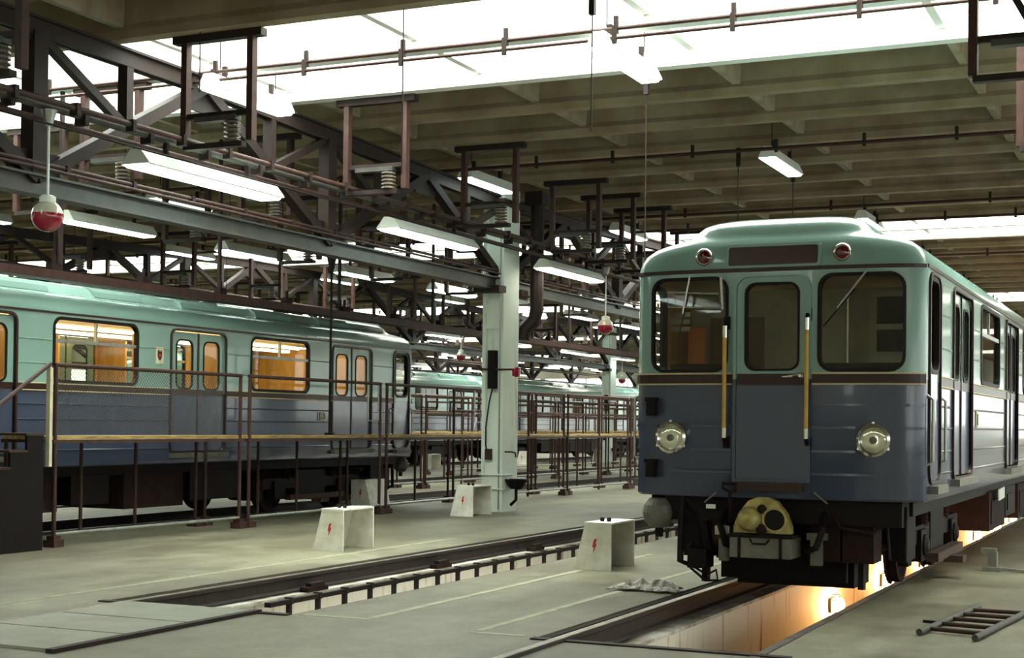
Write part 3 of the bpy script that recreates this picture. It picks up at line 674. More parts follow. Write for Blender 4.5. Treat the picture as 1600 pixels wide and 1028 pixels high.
def make_car(name, label, loc, rz, lit, sides, front, group=None, number=None):
    e = empty(name, loc, rz); tag(e, label, 'train', group)
    body = inst('car_body', cached('body', body_mesh), e)
    # roof gutters and belts
    for s in sides:
        inst('gutter', cached(('gut', s), lambda: MB().bar((s * 1.352, .02, 3.055), (s * 1.352, CLEN - .02, 3.055), .02, .03).mesh('gutter', MAROON)), e)
        gaps = sorted([(a - .05, b + .05) for a, b in DOORS + CABW])
        segs = []; y = .06
        for a, b in gaps:
            if a - y > .08: segs.append((y, a))
            y = b
        if CLEN - .06 - y > .08: segs.append((y, CLEN - .06))
        for i, (a, b) in enumerate(segs):
            inst('belt', cached(('belt', s, i), lambda: MB().box(min(s * 1.345, s * 1.365), max(s * 1.345, s * 1.365), a, b, 1.995, 2.085).mesh('belt', MAROON)), e)
            for z in (1.992, 2.088): inst('belt_line', cached(('bl', s, i, z), lambda: MB().tube([(s * 1.364, a, z), (s * 1.364, b, z)], .009, 6).mesh('belt_line', GOLD)), e)
            for z in (1.81, 1.605, 1.39, 1.185): inst('side_rib', cached(('rib', s, i, z), lambda: MB().tube([(s * 1.35, a, z), (s * 1.35, b, z)], .013, 6).mesh('side_rib', PAINT)), e)
            for z in (2.36, 2.68):
                if any(abs((wa + wb) / 2 - (a + b) / 2) < .3 for wa, wb in SIDEWIN):
                    wa, wb = [q for q in SIDEWIN if abs((q[0] + q[1]) / 2 - (a + b) / 2) < .3][0]
                    sub = ((a, wa - .05), (wb + .05, b))
                else: sub = ((a, b),)
                for j, (c, d) in enumerate(sub): inst('side_rib', cached(('ribu', s, i, z, j), lambda: MB().tube([(s * 1.35, c, z), (s * 1.35, d, z)], .010, 6).mesh('side_rib', PAINT)), e)
        # side windows
        for i, (a, b) in enumerate(SIDEWIN):
            w = inst('side_window', cached(('sw', s), lambda: MB().ringplate(rr(-.90, .90, WZ[0] - .025, WZ[1] + .025, .15), rr(-.855, .855, WZ[0] + .02, WZ[1] - .02, .11), sidefn(s, -.05), sidefn(s, .012)).mesh('side_window', RUBBER)), e, (0, (a + b) / 2, 0))
            for k, (q0, q1, z0, z1) in enumerate(((-.85, -.02, 2.70, 2.965), (.02, .85, 2.70, 2.965), (-.85, .85, 2.145, 2.66))):
                inst('pane', cached(('swp', s, k), lambda: MB().box(min(s * 1.318, s * 1.324), max(s * 1.318, s * 1.324), q0, q1, z0, z1).mesh('pane', GL)), w)
            inst('transom', cached(('swt', s), lambda: MB().box(min(s * 1.30, s * 1.35), max(s * 1.30, s * 1.35), -.86, .86, 2.655, 2.70).box(min(s * 1.30, s * 1.34), max(s * 1.30, s * 1.34), -.02, .02, 2.70, 2.97).mesh('transom', ALU)), w)
        # doors : surround and two leaves
        for i, (a, b) in enumerate(DOORS):
            d = empty('passenger_door', (0, a, 0)); d.parent = e
            w = b - a
            inst('door_surround', cached(('ds', s), lambda: MB().ringplate(rr(-.035, w + .035, DZ[0] - .03, DZ[1] + .035, .13), rr(0, w, DZ[0], DZ[1], .10), sidefn(s, -.05), sidefn(s, .022)).mesh('door_surround', MAROON)), d)
            for q, (c0, c1) in enumerate(((.012, w / 2 - .012), (w / 2 + .012, w - .012))):
                inst('door_leaf', cached(('dl', s, q), lambda: MB().ringplate(rr(c0, c1, DZ[0] + .01, DZ[1] - .012, .03), rr((c0 + c1) / 2 - .20, (c0 + c1) / 2 + .20, 2.10, 2.84, .11), sidefn(s, -.05), sidefn(s, -.018)).mesh('door_leaf', PAINT, smooth=30)), d)
                inst('pane', cached(('dp', s, q), lambda: MB().box(min(s * 1.312, s * 1.318), max(s * 1.312, s * 1.318), (c0 + c1) / 2 - .21, (c0 + c1) / 2 + .21, 2.09, 2.85).mesh('pane', GL)), d)
                inst('window_rubber', cached(('dr', s, q), lambda: MB().ringplate(rr((c0 + c1) / 2 - .215, (c0 + c1) / 2 + .215, 2.085, 2.855, .12), rr((c0 + c1) / 2 - .19, (c0 + c1) / 2 + .19, 2.11, 2.83, .10), sidefn(s, -.03), sidefn(s, -.008)).mesh('window_rubber', RUBBER)), d)
            inst('leaf_seal', cached(('dse', s), lambda: MB().box(min(s * 1.30, s * 1.345), max(s * 1.30, s * 1.345), w / 2 - .018, w / 2 + .018, DZ[0] + .01, DZ[1] - .01).mesh('leaf_seal', MAROON)), d)
            inst('door_band', cached(('db', s), lambda: MB().box(min(s * 1.325, s * 1.338), max(s * 1.325, s * 1.338), .02, w - .02, 1.995, 2.085).mesh('door_band', MAROON)), d)
            inst('sill', cached(('dsi', s), lambda: MB().box(min(s * 1.33, s * 1.43), max(s * 1.33, s * 1.43), -.03, w + .03, 1.04, 1.11).mesh('sill', GREYBOX)), d)
        # cab windows and cab door
        for i, (a, b) in enumerate(CABW):
            w = inst('cab_window', cached(('cw', s), lambda: MB().ringplate(rr(-.27, .27, 2.10, 2.98, .15), rr(-.235, .235, 2.14, 2.94, .11), sidefn(s, -.06), sidefn(s, .012)).mesh('cab_window', RUBBER)), e, (0, (a + b) / 2, 0))
            inst('pane', cached(('cwp', s), lambda: MB().box(min(s * 1.31, s * 1.316), max(s * 1.31, s * 1.316), -.24, .24, 2.12, 2.96).mesh('pane', GL)), w)
        if front:
            d = empty('cab_door', (0, .405, 0)); d.parent = e
            inst('door_rim', cached(('cdr', s), lambda: MB().ringplate(rr(-.33, .33, 1.10, 3.02, .16), rr(-.30, .30, 1.13, 2.99, .14), sidefn(s, -.02), sidefn(s, .022)).mesh('door_rim', MAROON)), d)
            for q in (-.37, .37):
                inst('grab_rail', cached(('cdg', s, q), lambda: MB().tube([(s * 1.345, q, 1.28), (s * 1.40, q, 1.31), (s * 1.40, q, 1.86), (s * 1.345, q, 1.9)], .014, 8).mesh('grab_rail', ALU)), d)
            inst('step', cached(('cds', s), lambda: MB().box(min(s * 1.33, s * 1.44), max(s * 1.33, s * 1.44), -.3, .3, 1.02, 1.09).mesh('step', GREYBOX)), d)
    # roof ventilators along the hump
    for i in range(8):
        for q in (-1, 1):
            inst('roof_ventilator', cached(('rv', q), lambda: MB().prism([(.70, 3.385), (.885, 3.385), (.845, 3.47), (.74, 3.535), (.66, 3.545)], lambda x, z: (q * x, -.55, z), lambda x, z: (q * x, .55, z)).mesh('roof_ventilator', PAINT)), e, (0, 2.1 + i * 2.05, 0))
    # interior
    inst('interior_floor', cached('ifl', lambda: MB().box(-1.29, 1.29, .3, CLEN - .3, 1.165, 1.18).mesh('interior_floor', BROWNS)), e)
    for s in (-1, 1):
        for i, (a, b) in enumerate(((3.2, 6.0), (7.85, 10.65), (12.5, 15.3))):
            inst('bench_seat', cached(('bs', s), lambda: MB().box(min(s * .78, s * 1.28), max(s * .78, s * 1.28), -1.35, 1.35, 1.42, 1.62).box(min(s * 1.18, s * 1.28), max(s * 1.18, s * 1.28), -1.35, 1.35, 1.62, 2.1).box(min(s * .9, s * 1.25), max(s * .9, s * 1.25), -1.3, 1.3, 1.18, 1.42).mesh('bench_seat', BROWNS)), e, (0, (a + b) / 2, 0))
            for q in (a - .12, b + .12):
                inst('draught_screen', cached(('dsn', s), lambda: MB().box(min(s * .72, s * 1.29), max(s * .72, s * 1.29), -.02, .02, 1.2, 2.92).mesh('draught_screen', AMBER)), e, (0, q, 0))
    part = cached('part', lambda: MB().box(-1.28, 1.28, -.02, .02, 1.18, 3.0).mesh('partition', AMBER))
    inst('cab_partition', cached('part2', lambda: MB().box(-1.28, 1.28, -.02, .02, 1.18, 3.0).mesh('cab_partition', PALEG)) if not lit else part, e, (0, 1.42, 0))
    inst('end_partition', part, e, (0, CLEN - 1.2, 0))
    if lit:
        for s in (-.45, .45): inst('ceiling_lamp', cached('cl', lambda: MB().box(-.06, .06, 1.7, CLEN - 1.5, 2.93, 2.975).mesh('ceiling_lamp', CARLAMP)), e, (s, 0, 0))
    # underframe
    inst('underframe', cached('uf', lambda: MB().box(-1.18, 1.18, .35, CLEN - .35, .80, .95).box(-.35, -.15, .2, CLEN - .2, .62, .82).box(.15, .35, .2, CLEN - .2, .62, .82).mesh('underframe', BLACK)), e)
    for i, (a, b, z0, x0, x1) in enumerate(((5.6, 6.9, .36, -1.2, -.3), (7.1, 8.5, .30, -1.22, -.2), (8.8, 9.6, .4, -1.2, -.4), (9.9, 11.6, .33, -1.22, -.3), (11.8, 12.9, .42, -1.2, -.5), (5.7, 7.4, .34, .3, 1.22), (7.7, 8.9, .42, .35, 1.2), (9.1, 10.8, .32, .25, 1.22), (11.0, 12.8, .38, .3, 1.2))):
        inst('equipment_box', cached(('eq', i), lambda: MB().box(x0, x1, a, b, z0, .82).box(x0 + .1 if x0 < 0 else x1, x0 + .2 if x0 < 0 else x1 + .015, a + .15, b - .15, z0 + .08, .72).mesh('equipment_box', GRIME if i % 2 else BLACK)), e)
    for yb in (3.05, CLEN - 3.05):
        g = empty('bogie', (0, yb, 0)); g.parent = e
        for s in (-1, 1):
            inst('side_frame', cached(('bf', s), lambda: MB().box(s * .92 - .06, s * .92 + .06, -1.55, 1.55, .44, .62).box(s * .92 - .07, s * .92 + .07, -.45, .45, .30, .75).box(s * .92 - .05, s * .92 + .05, -1.7, -1.5, .25, .6).box(s * .92 - .05, s * .92 + .05, 1.5, 1.7, .25, .6).mesh('side_frame', BLACK)), g)
            for yy in (-1.05, 1.05):
                inst('wheel', cached(('wh', s), lambda: MB().lathe([(.03, -.065), (.36, -.065), (.415, -.06), (.415, -.045), (.39, -.037), (.385, .06), (.34, .065), (.30, .03), (.12, .03), (.10, .10), (.03, .10)] if s > 0 else [(.03, -.10), (.10, -.10), (.12, -.03), (.30, -.03), (.34, -.065), (.385, -.06), (.39, .037), (.415, .045), (.415, .06), (.36, .065), (.03, .065)], 24, (0, 0, 0), 'x').mesh('wheel', GRIME, smooth=40)), g, (s * .74, yy, .42))
                inst('axle_box', cached(('ab', s), lambda: MB().box(s * .93 - .09, s * .93 + .09, -.17, .17, -.16, .16).lathe([(.11, 0), (.11, .05), (.06, .08)], 12, (s * .93 + s * .06, 0, 0), 'x').mesh('axle_box', BLACK)), g, (0, yy, .42))
                inst('spring', cached('spr', lambda: MB().lathe([(.07, i * .02) if i % 2 else (.085, i * .02) for i in range(11)], 10).mesh('spring', GRIME)), g, (s * .93, yy + .32 * (1 if yy < 0 else -1), .60))
        for yy in (-1.05, 1.05): inst('axle', cached('ax', lambda: MB().lathe([(.07, -.72), (.07, .72)], 10, (0, 0, 0), 'x').mesh('axle', GRIME)), g, (0, yy, .42))
        inst('traction_motor', cached('tm', lambda: MB().lathe([(.1, -.42), (.28, -.40), (.28, .40), (.1, .42)], 16, (0, 0, 0), 'x').mesh('traction_motor', BLACK)), g, (0, -.45, .45)); inst('traction_motor', CACHE['tm'], g, (0, .45, .45))
        for s in (-1, 1):
            inst('collector_beam', cached(('cb', s), lambda: MB().box(s * 1.08 - .06, s * 1.08 + .06, -.9, .9, .24, .33).box(s * 1.18 - .10, s * 1.18 + .10, -.14, .14, .18, .25).mesh('collector_beam', mat('dark_wood', (.05, .025, .015), .7))), g)
    # number on the side
    if number:
        for s in sides:
            t = inst('side_number', text_mesh(number, .24, GOLD), e, (s * 1.362, 3.45 if s < 0 else 3.6, 1.70)); t.rotation_euler = (PI / 2, 0, PI / 2 if s > 0 else -PI / 2)
    return e

def car_front(e):
    """driving end : windows, door, lamps, handles, coupler and under-gear"""
    # flat panes, a little less turned than the bowed front
    yl = lambda a, b, off: (lambda x, z: (x, (yfront(a) + yfront(b)) / 2 + (-.04 if a < 0 else .04) * (x - (a + b) / 2) - off + (z - 2.55) * .0105, z))
    for a, b, nm in ((-1.17, -.43, 'l'), (.43, 1.17, 'r')):
        w = MB().ringplate(rr(a - .016, b + .016, 2.104, 2.996, .135), rr(a + .012, b - .012, 2.132, 2.968, .11), frontfn(-.05), frontfn(.012)).build('windscreen', RUBBER, e)
        MB().prism(rr(a - .01, b + .01, 2.11, 2.985, .11), yl(a, b, -.036), yl(a, b, -.030)).build('pane', GLD, w)
    d = empty('front_door'); d.parent = e
    MB().ringplate(topround(-.33, .33, 1.13, 2.975, .12), rr(-.245, .245, 2.125, 2.915, .09), frontfn(-.02), frontfn(.016)).build('door_leaf', PAINT, d, smooth=30)
    MB().ringplate(topround(-.36, .36, 1.10, 3.0, .15), topround(-.332, .332, 1.128, 2.978, .12), frontfn(-.02), frontfn(.030)).build('door_rim', PAINT, d)
    MB().ringplate(rr(-.256, .256, 2.114, 2.926, .10), rr(-.236, .236, 2.134, 2.906, .085), frontfn(-.04), frontfn(.026)).build('window_rubber', RUBBER, d)
    MB().prism(rr(-.245, .245, 2.125, 2.915, .09), lambda x, z: (x, -.16, z), lambda x, z: (x, -.154, z)).build('pane', GLD, d)
    MB().prism(rr(-.325, .325, 1.985, 2.09, .01, 2), frontfn(-.01), frontfn(.022)).build('door_band', MAROON, d)
    MB().tube([(.10, -.215, 2.06), (.20, -.225, 2.065), (.26, -.22, 2.075)], [.008, .014, .016], 8).build('door_handle', CHROME, d)
    MB().lathe([(.03, 0), (.03, .03), (.015, .045)], 12, (.27, -.195, 2.07), 'y').build('lock', CHROME, d)
    MB().prism(rr(-.30, .30, 1.02, 1.10, .01, 2), frontfn(0), frontfn(.09)).build('door_step', MAROON, d)
    # belt and ribs round the front
    def strip(a, b, z0, z1, o0, o1, n=10):
        m = MB(); xs_ = [a + (b - a) * (i / n) for i in range(n + 1)]; vs = []
        for x in xs_:
            for (z, o) in ((z0, o0), (z0, o1), (z1, o1), (z1, o0)): vs.append((x * (1 + o * .2), yfront(x) - o, z))
        fs = [(0, 1, 2, 3), tuple(4 * n + i for i in (3, 2, 1, 0))]
        for i in range(n):
            for j in range(4): fs.append((4 * i + j, 4 * i + (j + 1) % 4, 4 * i + 4 + (j + 1) % 4, 4 * i + 4 + j))
        return m.add(vs, fs)
    for s in (-1, 1):
        a, b = sorted((s * .37, s * 1.345))
        strip(a, b, 1.995, 2.085, -.01, .022, 22).build('belt', MAROON, e)
        for z in (1.988, 2.085): strip(a, b, z, z + .014, 0, .032, 22).build('belt_line', GOLD, e)
        for z in (1.81, 1.605, 1.39, 1.183):
            pieces = [(a, b)]
            if z in (1.605, 1.39): pieces = [(a, s * .93 - .17), (s * .93 + .17, b)]
            for p, q in pieces: strip(p, q, z - .011, z + .011, -.01, .018, 16).build('front_rib', PAINT, e)
    strip(-1.345, 1.345, 3.03, 3.062, -.01, .03, 30).build('front_gutter', MAROON, e)
    # destination box and marker lamps
    MB().prism(rr(-.42, .42, 3.08, 3.262, .02, 2), lambda x, z: (x, yfront(x) + .1, z), lambda x, z: (x, yfront(x) - .012 + (.0 if z < 3.15 else .02), z)).build('destination_box', mat('dark_brown_glass', (.045, .022, .013), .3), e)
    MB().ringplate(rr(-.44, .44, 3.062, 3.282, .03, 2), rr(-.415, .415, 3.085, 3.258, .02, 2), lambda x, z: (x, yfront(x) + .1, z), lambda x, z: (x, yfront(x) - .022 + (0 if z < 3.15 else .02), z)).build('destination_rim', PAINT, e)
    for x in (-.655, .63):
        l = MB().lathe([(.066, -.08), (.078, -.08), (.084, .025), (.076, .036), (.066, .025)], 20, (x, yfront(x) + .02, 3.178), 'y').build('marker_lamp', CHROME, e, smooth=40)
        MB().lathe([(.064, 0), (.064, .025), (.04, .042), (.01, .048)], 20, (x, yfront(x) + .02, 3.178), 'y').build('lens', REDLENS, l, smooth=40)
    # headlights
    for x in (-.945, .93):
        h = MB().lathe([(.10, -.1), (.135, -.06), (.15, .045), (.148, .07), (.125, .085), (.112, .07), (.112, -.02)], 28, (x, yfront(x) - .02, 1.495), 'y').build('headlight', CHROME, e, smooth=40)
        MB().lathe([(.118, .052), (.10, .062), (.06, .066), (.03, .067), (.01, .067)], 28, (x, yfront(x) - .02, 1.495), 'y').build('lens', LAMPGL, h, smooth=50)
        MB().lathe([(.033, .06), (.033, .080), (.02, .088)], 14, (x, yfront(x) - .02, 1.495), 'y').build('bulb_shield', GREYBOX, h)
        for k in range(3):
            a = PI / 2 + k * 2 * PI / 3; MB().box(-.012, .012, -.02, .02, -.012, .012).build('clip', CHROME, h, (x + .15 * math.cos(a), yfront(x) - .07, 1.495 + .15 * math.sin(a)))
    # yellow grab handles
    for x, z0, z1 in ((-.425, 1.45, 2.56), (.335, 1.45, 2.62)):
        y = yfront(x) - .085
        g = MB().tube([(x, y, z0 + .13), (x, y, z1 - .13)], .020, 10).build('grab_handle', YELLOW, e, smooth=50)
        for za, zb in ((z0 + .05, z0 + .14), (z1 - .14, z1 - .03)): MB().tube([(x, y, za), (x, y, zb)], .023, 10).build('ferrule', CHROME, g)
        for z in (z0, z1): MB().tube([(x, y, z + (.05 if z == z0 else -.05)), (x, y + .03, z), (x, y + .09, z)], .018, 8).box(x - .03, x + .03, y + .07, y + .09, z - .06, z + .06).build('socket', BLACK, g)
    # wipers
    for pts in (((.86, -.21, 3.01), (.60, -.245, 2.67)), ((-.78, -.22, 3.0), (-.84, -.245, 2.65))):
        wq = MB().tube(pts, .009, 6).build('wiper', ALU, e)
        p = Vector(pts[1]); q = Vector(pts[0]); dirv = (p - q).normalized()
        MB().tube([p - dirv * .22 + Vector((.02, .02, 0)), p + dirv * .2 + Vector((0, .03, 0))], .007, 5).build('wiper_blade', RUBBER, wq)
    # mirror frame of the left windscreen
    MB().tube([(-1.0, -.20, 2.86), (-.50, -.23, 2.83), (-.46, -.24, 2.70), (-.99, -.215, 2.72)], .010, 6, closed=True).build('mirror_frame', ALU, e)
    MB().bar((-.47, -.24, 2.98), (-.45, -.24, 2.68), .035, .02).build('mirror_arm', ALU, e)
    # lamp brackets on the left
    for z in (1.80, 1.22):
        MB().box(-1.19, -1.11, -.24, -.12, z - .10, z + .05).box(-1.22, -1.10, -.20, -.10, z + .03, z + .07).build('lamp_bracket', BLACK, e)
    # cab fittings behind the glass
    MB().box(-1.1, -.35, .2, .5, 1.9, 2.2).box(.35, 1.15, .2, .6, 1.7, 2.2).build('control_desk', DARKI, e)
    MB().box(.62, 1.2, 1.15, 1.38, 1.2, 2.95).build('cab_cabinet', PALEG, e)
    for q in ((.70, 1.08, 2.62, 2.88), (.70, 1.08, 2.35, 2.56)): MB().box(q[0], q[1], 1.10, 1.155, q[2], q[3]).build('instrument_box', DARKI, e)
    MB().box(-1.15, -.98, .9, .96, 1.2, 2.6).build('orange_curtain', mat('orange_panel', (.75, .26, .05), .6), e)
    MB().box(-.95, -.4, 1.0, 1.04, 1.2, 2.7).build('brown_screen', mat('brown_panel', (.12, .07, .03), .5), e)
    MB().tube([(.58, .3, 1.9), (.58, .3, 2.85)], .015, 6).build('cab_post', ALU, e)
    for q in (0, 1, 2): MB().box(-1.12, -.92, .25, .28, 2.52 + q * .07, 2.565 + q * .07).build('louvre', ALU, e)
    # ---- coupler and gear under the front
    c = empty('automatic_coupler', (-.05, -.30, 0)); c.parent = e
    poly = [(-.265, .64), (.265, .64), (.265, .70), (.22, .82), (.13, .93), (.05, .965), (-.05, .965), (-.13, .93), (-.22, .82), (-.265, .70)]
    MB().prism(poly, lambda x, z: (x, .10, z), lambda x, z: (x, 0, z)).build('coupler_plate', BRASS, c)
    MB().lathe([(.12, -.02), (.115, .02), (.09, .09), (.05, .13), (.02, .135)], 20, (-.115, 0, .765), 'y').build('coupler_cone', BRASS, c, smooth=40)
    MB().ringplate([(.12 + .115 * math.cos(t * PI / 10), .765 + .115 * math.sin(t * PI / 10)) for t in range(20)], [(.12 + .095 * math.cos(t * PI / 10), .765 + .095 * math.sin(t * PI / 10)) for t in range(20)], lambda x, z: (x, 0, z), lambda x, z: (x, -.03, z)).build('funnel_rim', BRASS, c)
    MB().lathe([(.095, 0), (.095, .008)], 20, (.12, 0, .765), 'y').build('funnel_hole', RUBBER, c)
    MB().lathe([(.04, -.01), (.04, .03), (.02, .035)], 14, (0, 0, .86), 'y').build('air_port', GRIME, c); MB().lathe([(.05, -.01), (.05, .04), (.02, .045)], 14, (.0, 0, .675), 'y').build('air_port', GRIME, c)
    MB().box(-.28, .28, -.07, .35, .42, .60).build('contact_box', GREYBOX, c)
    for x in (-.19, .19): MB().box(x - .012, x + .012, -.09, -.065, .42, .60).build('box_strap', GRIME, c)
    MB().box(-.30, .30, -.08, .3, .60, .63).build('box_lid', BLACK, c)
    MB().tube([(-.09, -.08, .59), (-.06, -.1, .55), (.06, -.1, .55), (.09, -.08, .59)], .01, 6).build('box_handle', GRIME, c)
    MB().box(-.16, .16, .1, 1.5, .52, .80).build('draw_bar', BLACK, c)
    def P(name, m, mb, par=None): return mb.build(name, m, par or e)
    # signal horn, hoses, pilot arm, loops
    hb = P('air_horn', GREYBOX, MB().lathe([(.02, -.15), (.09, -.135), (.14, -.07), (.155, 0), (.14, .07), (.09, .135), (.02, .15)], 18, (-1.13, -.02, .78)))
    MB().box(-1.19, -1.07, -.05, .02, .90, .96).build('horn_bracket', BLACK, hb); MB().box(-1.15, -1.09, -.06, 0, .55, .66).build('horn_cap', BLACK, hb)
    pa = P('pilot_arm', BLACK, MB().tube([(-.87, -.1, .95), (-.87, -.14, .62), (-.87, -.15, .34), (-.80, -.12, .31), (-.70, -.05, .42)], .032, 8).tube([(-.86, -.05, .92), (-.70, 0, .72), (-.64, 0, .4)], .05, 8))
    MB().box(-.80, -.62, -.15, .1, .28, .46).tube([(-.8, -.1, .46), (-.74, -.15, .5)], .03, 6).build('trip_valve', BLACK, pa)
    MB().tube([(-.78, -.12, .28), (-.62, -.16, .17), (-.50, -.16, .18), (-.53, -.12, .27), (-.62, -.1, .22), (-.78, -.1, .30)], .012, 6).build('trip_loop', BLACK, pa)
    MB().lathe([(.05, .36), (.055, .40), (.055, .56), (.04, .58)], 12, (-.46, -.1, 0)).build('valve_body', GREYBOX, pa)
    MB().box(-.54, -.40, -.14, 0, .60, .68).build('valve_bracket', ALU, pa)
    P('cable_hook', GRIME, MB().tube([(-.37, -.22, .72), (-.37, -.24, 1.0), (-.44, -.25, 1.04), (-.44, -.25, 1.08), (-.30, -.25, 1.08), (-.30, -.25, 1.03), (-.37, -.24, 1.0)], .016, 6))
    for s in (-1, 1): P('brake_hose', BLACK, MB().tube([(s * .45, 0, .85), (s * .48, -.18, .7), (s * .42, -.2, .52), (s * .32, -.12, .48), (s * .25, .05, .55)], .03, 8))
    P('pin', ALU, MB().tube([(-.62, -.21, .90), (-.50, -.22, 1.0)], .008, 5)); P('pin', ALU, MB().tube([(.40, -.21, 1.02), (.52, -.2, .92)], .008, 5))
    P('tag_plate', WHITEM, MB().box(-.62, -.53, -.16, -.155, .84, .88))
    P('buffer_beam', BLACK, MB().box(-1.15, 1.15, -.05, .35, .72, .95))
    for x in (-.75, .45, .75): P('gear_box', GRIME if x > 0 else BLACK, MB().box(x - .14, x + .14, .02, .4, .38, .75))
    for x in (-.74, .74): P('rail_guard', BLACK, MB().bar((x, .3, .75), (x, .25, .12), .12, .05))
    P('life_guard', BLACK, MB().box(-.62, .58, .35, .42, .16, .44))
    P('gear_case', BLACK, MB().box(-.5, .62, .5, 1.2, .10, .7))
    P('gear_case', BLACK, MB().box(-1.08, -.92, .6, 1.1, .36, .8)); P('gear_case', BLACK, MB().box(.92, 1.08, .6, 1.1, .36, .8))
    P('brake_rigging', GRIME, MB().tube([(-.9, .55, .5), (-.3, .45, .32), (.3, .45, .30), (.9, .55, .5)], .035, 8)); P('air_pipe', GRIME, MB().tube([(.5, -.02, .86), (.62, -.1, .7), (.9, -.08, .66), (1.05, .1, .8)], .02, 8))
    P('step_hanger', BLACK, MB().tube([(.98, .1, .9), (1.02, .08, .42), (1.16, .08, .40), (1.16, .1, .9)], .016, 6))
    P('gear_box', GREYBOX, MB().box(.34, .44, -.08, .0, .35, .58).box(.30, .48, -.06, .04, .58, .64))

trainA = make_car('metro_car', 'blue and pale green metro car facing forward at right', (TR1 + .02, 13.42, 0), 0, False, (1, -1), True)
car_front(trainA)
# side plate on the near train and its hanging tag
MB().box(1.352, 1.362, 3.32, 3.46, 1.62, 1.80).build('number_plate', mat('plate_cream', (.5, .46, .3), .5), trainA)
MB().box(1.3625, 1.366, 3.35, 3.43, 1.65, 1.77).build('plate_mark', BLACK, trainA)
MB().bar((1.30, 6.0, .78), (1.30, 6.6, .80), .015, .14).build('hanging_tag', WHITEM, trainA)
trainB = make_car('metro_car', 'turquoise metro car with warm lit windows at left', (TR3, 25.78, 0), PI, True, (1, -1), True, None, None)
car_front(trainB)
t = inst('side_number', text_mesh('183', .21, GOLD), trainB, (-1.362, 3.33, 1.70)); t.rotation_euler = (PI / 2, 0, -PI / 2)
t['label'] = 'pale side number 183'
em = MB().box(-1.358, -1.352, 7.80, 7.98, 2.45, 2.70).build('crest_plate', CREAM, trainB)
sh = [(-.05, .07), (.05, .07), (.05, -.02), (.03, -.06), (0, -.085), (-.03, -.06), (-.05, -.02)]
MB().prism(sh, lambda a, b: (-1.358, 7.89 + a, 2.585 + b), lambda a, b: (-1.363, 7.89 + a, 2.585 + b)).build('crest_shield', mat('dark_crest', (.03, .015, .012), .5), em)
MB().box(-1.366, -1.362, 7.86, 7.92, 2.56, 2.60).build('crest_band', REDP, em)
MB().box(-1.366, -1.362, 7.86, 7.92, 2.635, 2.65).build('crest_band', ALU, em)
for i, (y, lb) in enumerate(((53.0, 'distant pale metro car left of the near column'), (72.3, 'distant pale metro car right of the near column'))):
    make_car('metro_car', lb, (TR5, y, 0), PI, False, (-1, 1), True)
make_car('metro_car', 'distant metro car furthest down the hall', (TR5, 91.6, 0), PI, False, (-1,), False)

# ------------------------------------------------------------------ walkways
MESH_KEY = {}
def walkway(x, y, label, L=4.1, mesh=False, both=False, gate=False):
    e = empty('walkway_platform', (x, y, 0)); tag(e, label, 'platform')
    D = .80; zd = 1.39; zr = 2.29
    foot = cached('foot', lambda: MB().box(-.09, .09, -.09, .09, 0, .09).box(-.06, .06, -.06, .06, .09, .14).mesh('foot', STEELP))
    post = cached('wpost', lambda: MB().tube([(0, 0, .05), (0, 0, zr)], .028, 8).mesh('post', STEELP, smooth=50))
    low = cached('wlow', lambda: MB().tube([(0, 0, .05), (0, 0, zd - .05)], .025, 8).mesh('post', STEELP, smooth=50))
    for yy in (.06, L - .06):
        for xx in (0, -D):
            inst('post', post if (xx == 0 or both) else low, e, (xx, yy, 0)); inst('foot', foot, e, (xx, yy, 0))
    for yy in (L * .36, L * .64): inst('post', low, e, (-D, yy, 0))
    if both: inst('post', post, e, (0, L / 2, 0))
    plank = cached(('plank', L), lambda: MB().box(-.095, .095, 0, L, zd - .045, zd).mesh('plank', PLANK))
    for k in range(4): inst('plank', plank, e, (-.10 - k * .2, 0, 0))
    MB().box(-.02, .03, 0, L, zd - .09, zd - .045).box(-D - .03, -D + .02, 0, L, zd - .09, zd - .045).build('deck_beam', STEELP, e)
    rl = cached(('wr', L), lambda: MB().tube([(0, .03, zr), (0, L - .03, zr)], .027, 8).mesh('handrail', STEELP, smooth=50))
    inst('handrail', rl, e)
    if both:
        inst('handrail', rl, e, (-D, 0, 0)); inst('mid_rail', rl, e, (-D, 0, -.42))
    inst('floor_bar', cached(('wf', L), lambda: MB().tube([(0, .05, .16), (0, L - .05, .16)], .025, 8).mesh('floor_bar', ALU, smooth=50)), e)
    if mesh:
        m = MB(); h = zr - zd - .05; pit = .055; n = int((L + h) / pit)
        for i in range(n):
            for s in (1, -1):
                u0 = i * pit - h; v0 = 0; u1 = i * pit; v1 = h
                if u0 < .05: v0 += (.05 - u0); u0 = .05
                if u1 > L * .88: v1 -= (u1 - L * .88); u1 = L * .88
                if u1 - u0 < .02: continue
                ys = (u0, u1) if s > 0 else (L * .88 + .05 - u0, L * .88 + .05 - u1)
                m.bar((0, ys[0], zd + .03 + v0), (0, ys[1], zd + .03 + v1), .004, .004, (1, 0, 0))
        w = m.build('wire_mesh', STEELG, e); w['kind'] = 'stuff'
    if gate:
        MB().tube([(-.02, L - .45, zr - .02), (-.02, L - .45, zd + .25), (-.02, L - .08, zd + .25), (-.02, L - .08, zr - .02)], .016, 6).build('gate_frame', ALU, e)
wlab = ['walkway platform with mesh railing beside the stair at left', 'walkway platform in front of the train door at centre left', 'walkway platform at the cab end of the left-hand train', 'walkway platform passing behind the near column', 'walkway platform just right of the near column', 'walkway platform reaching the right-hand train', 'walkway platform hidden furthest behind the right-hand train']
for i in range(7):
    walkway(-12.93, 14.42 + i * 4.22, wlab[i], mesh=(i == 0), both=(i >= 3), gate=(i in (1, 2)))
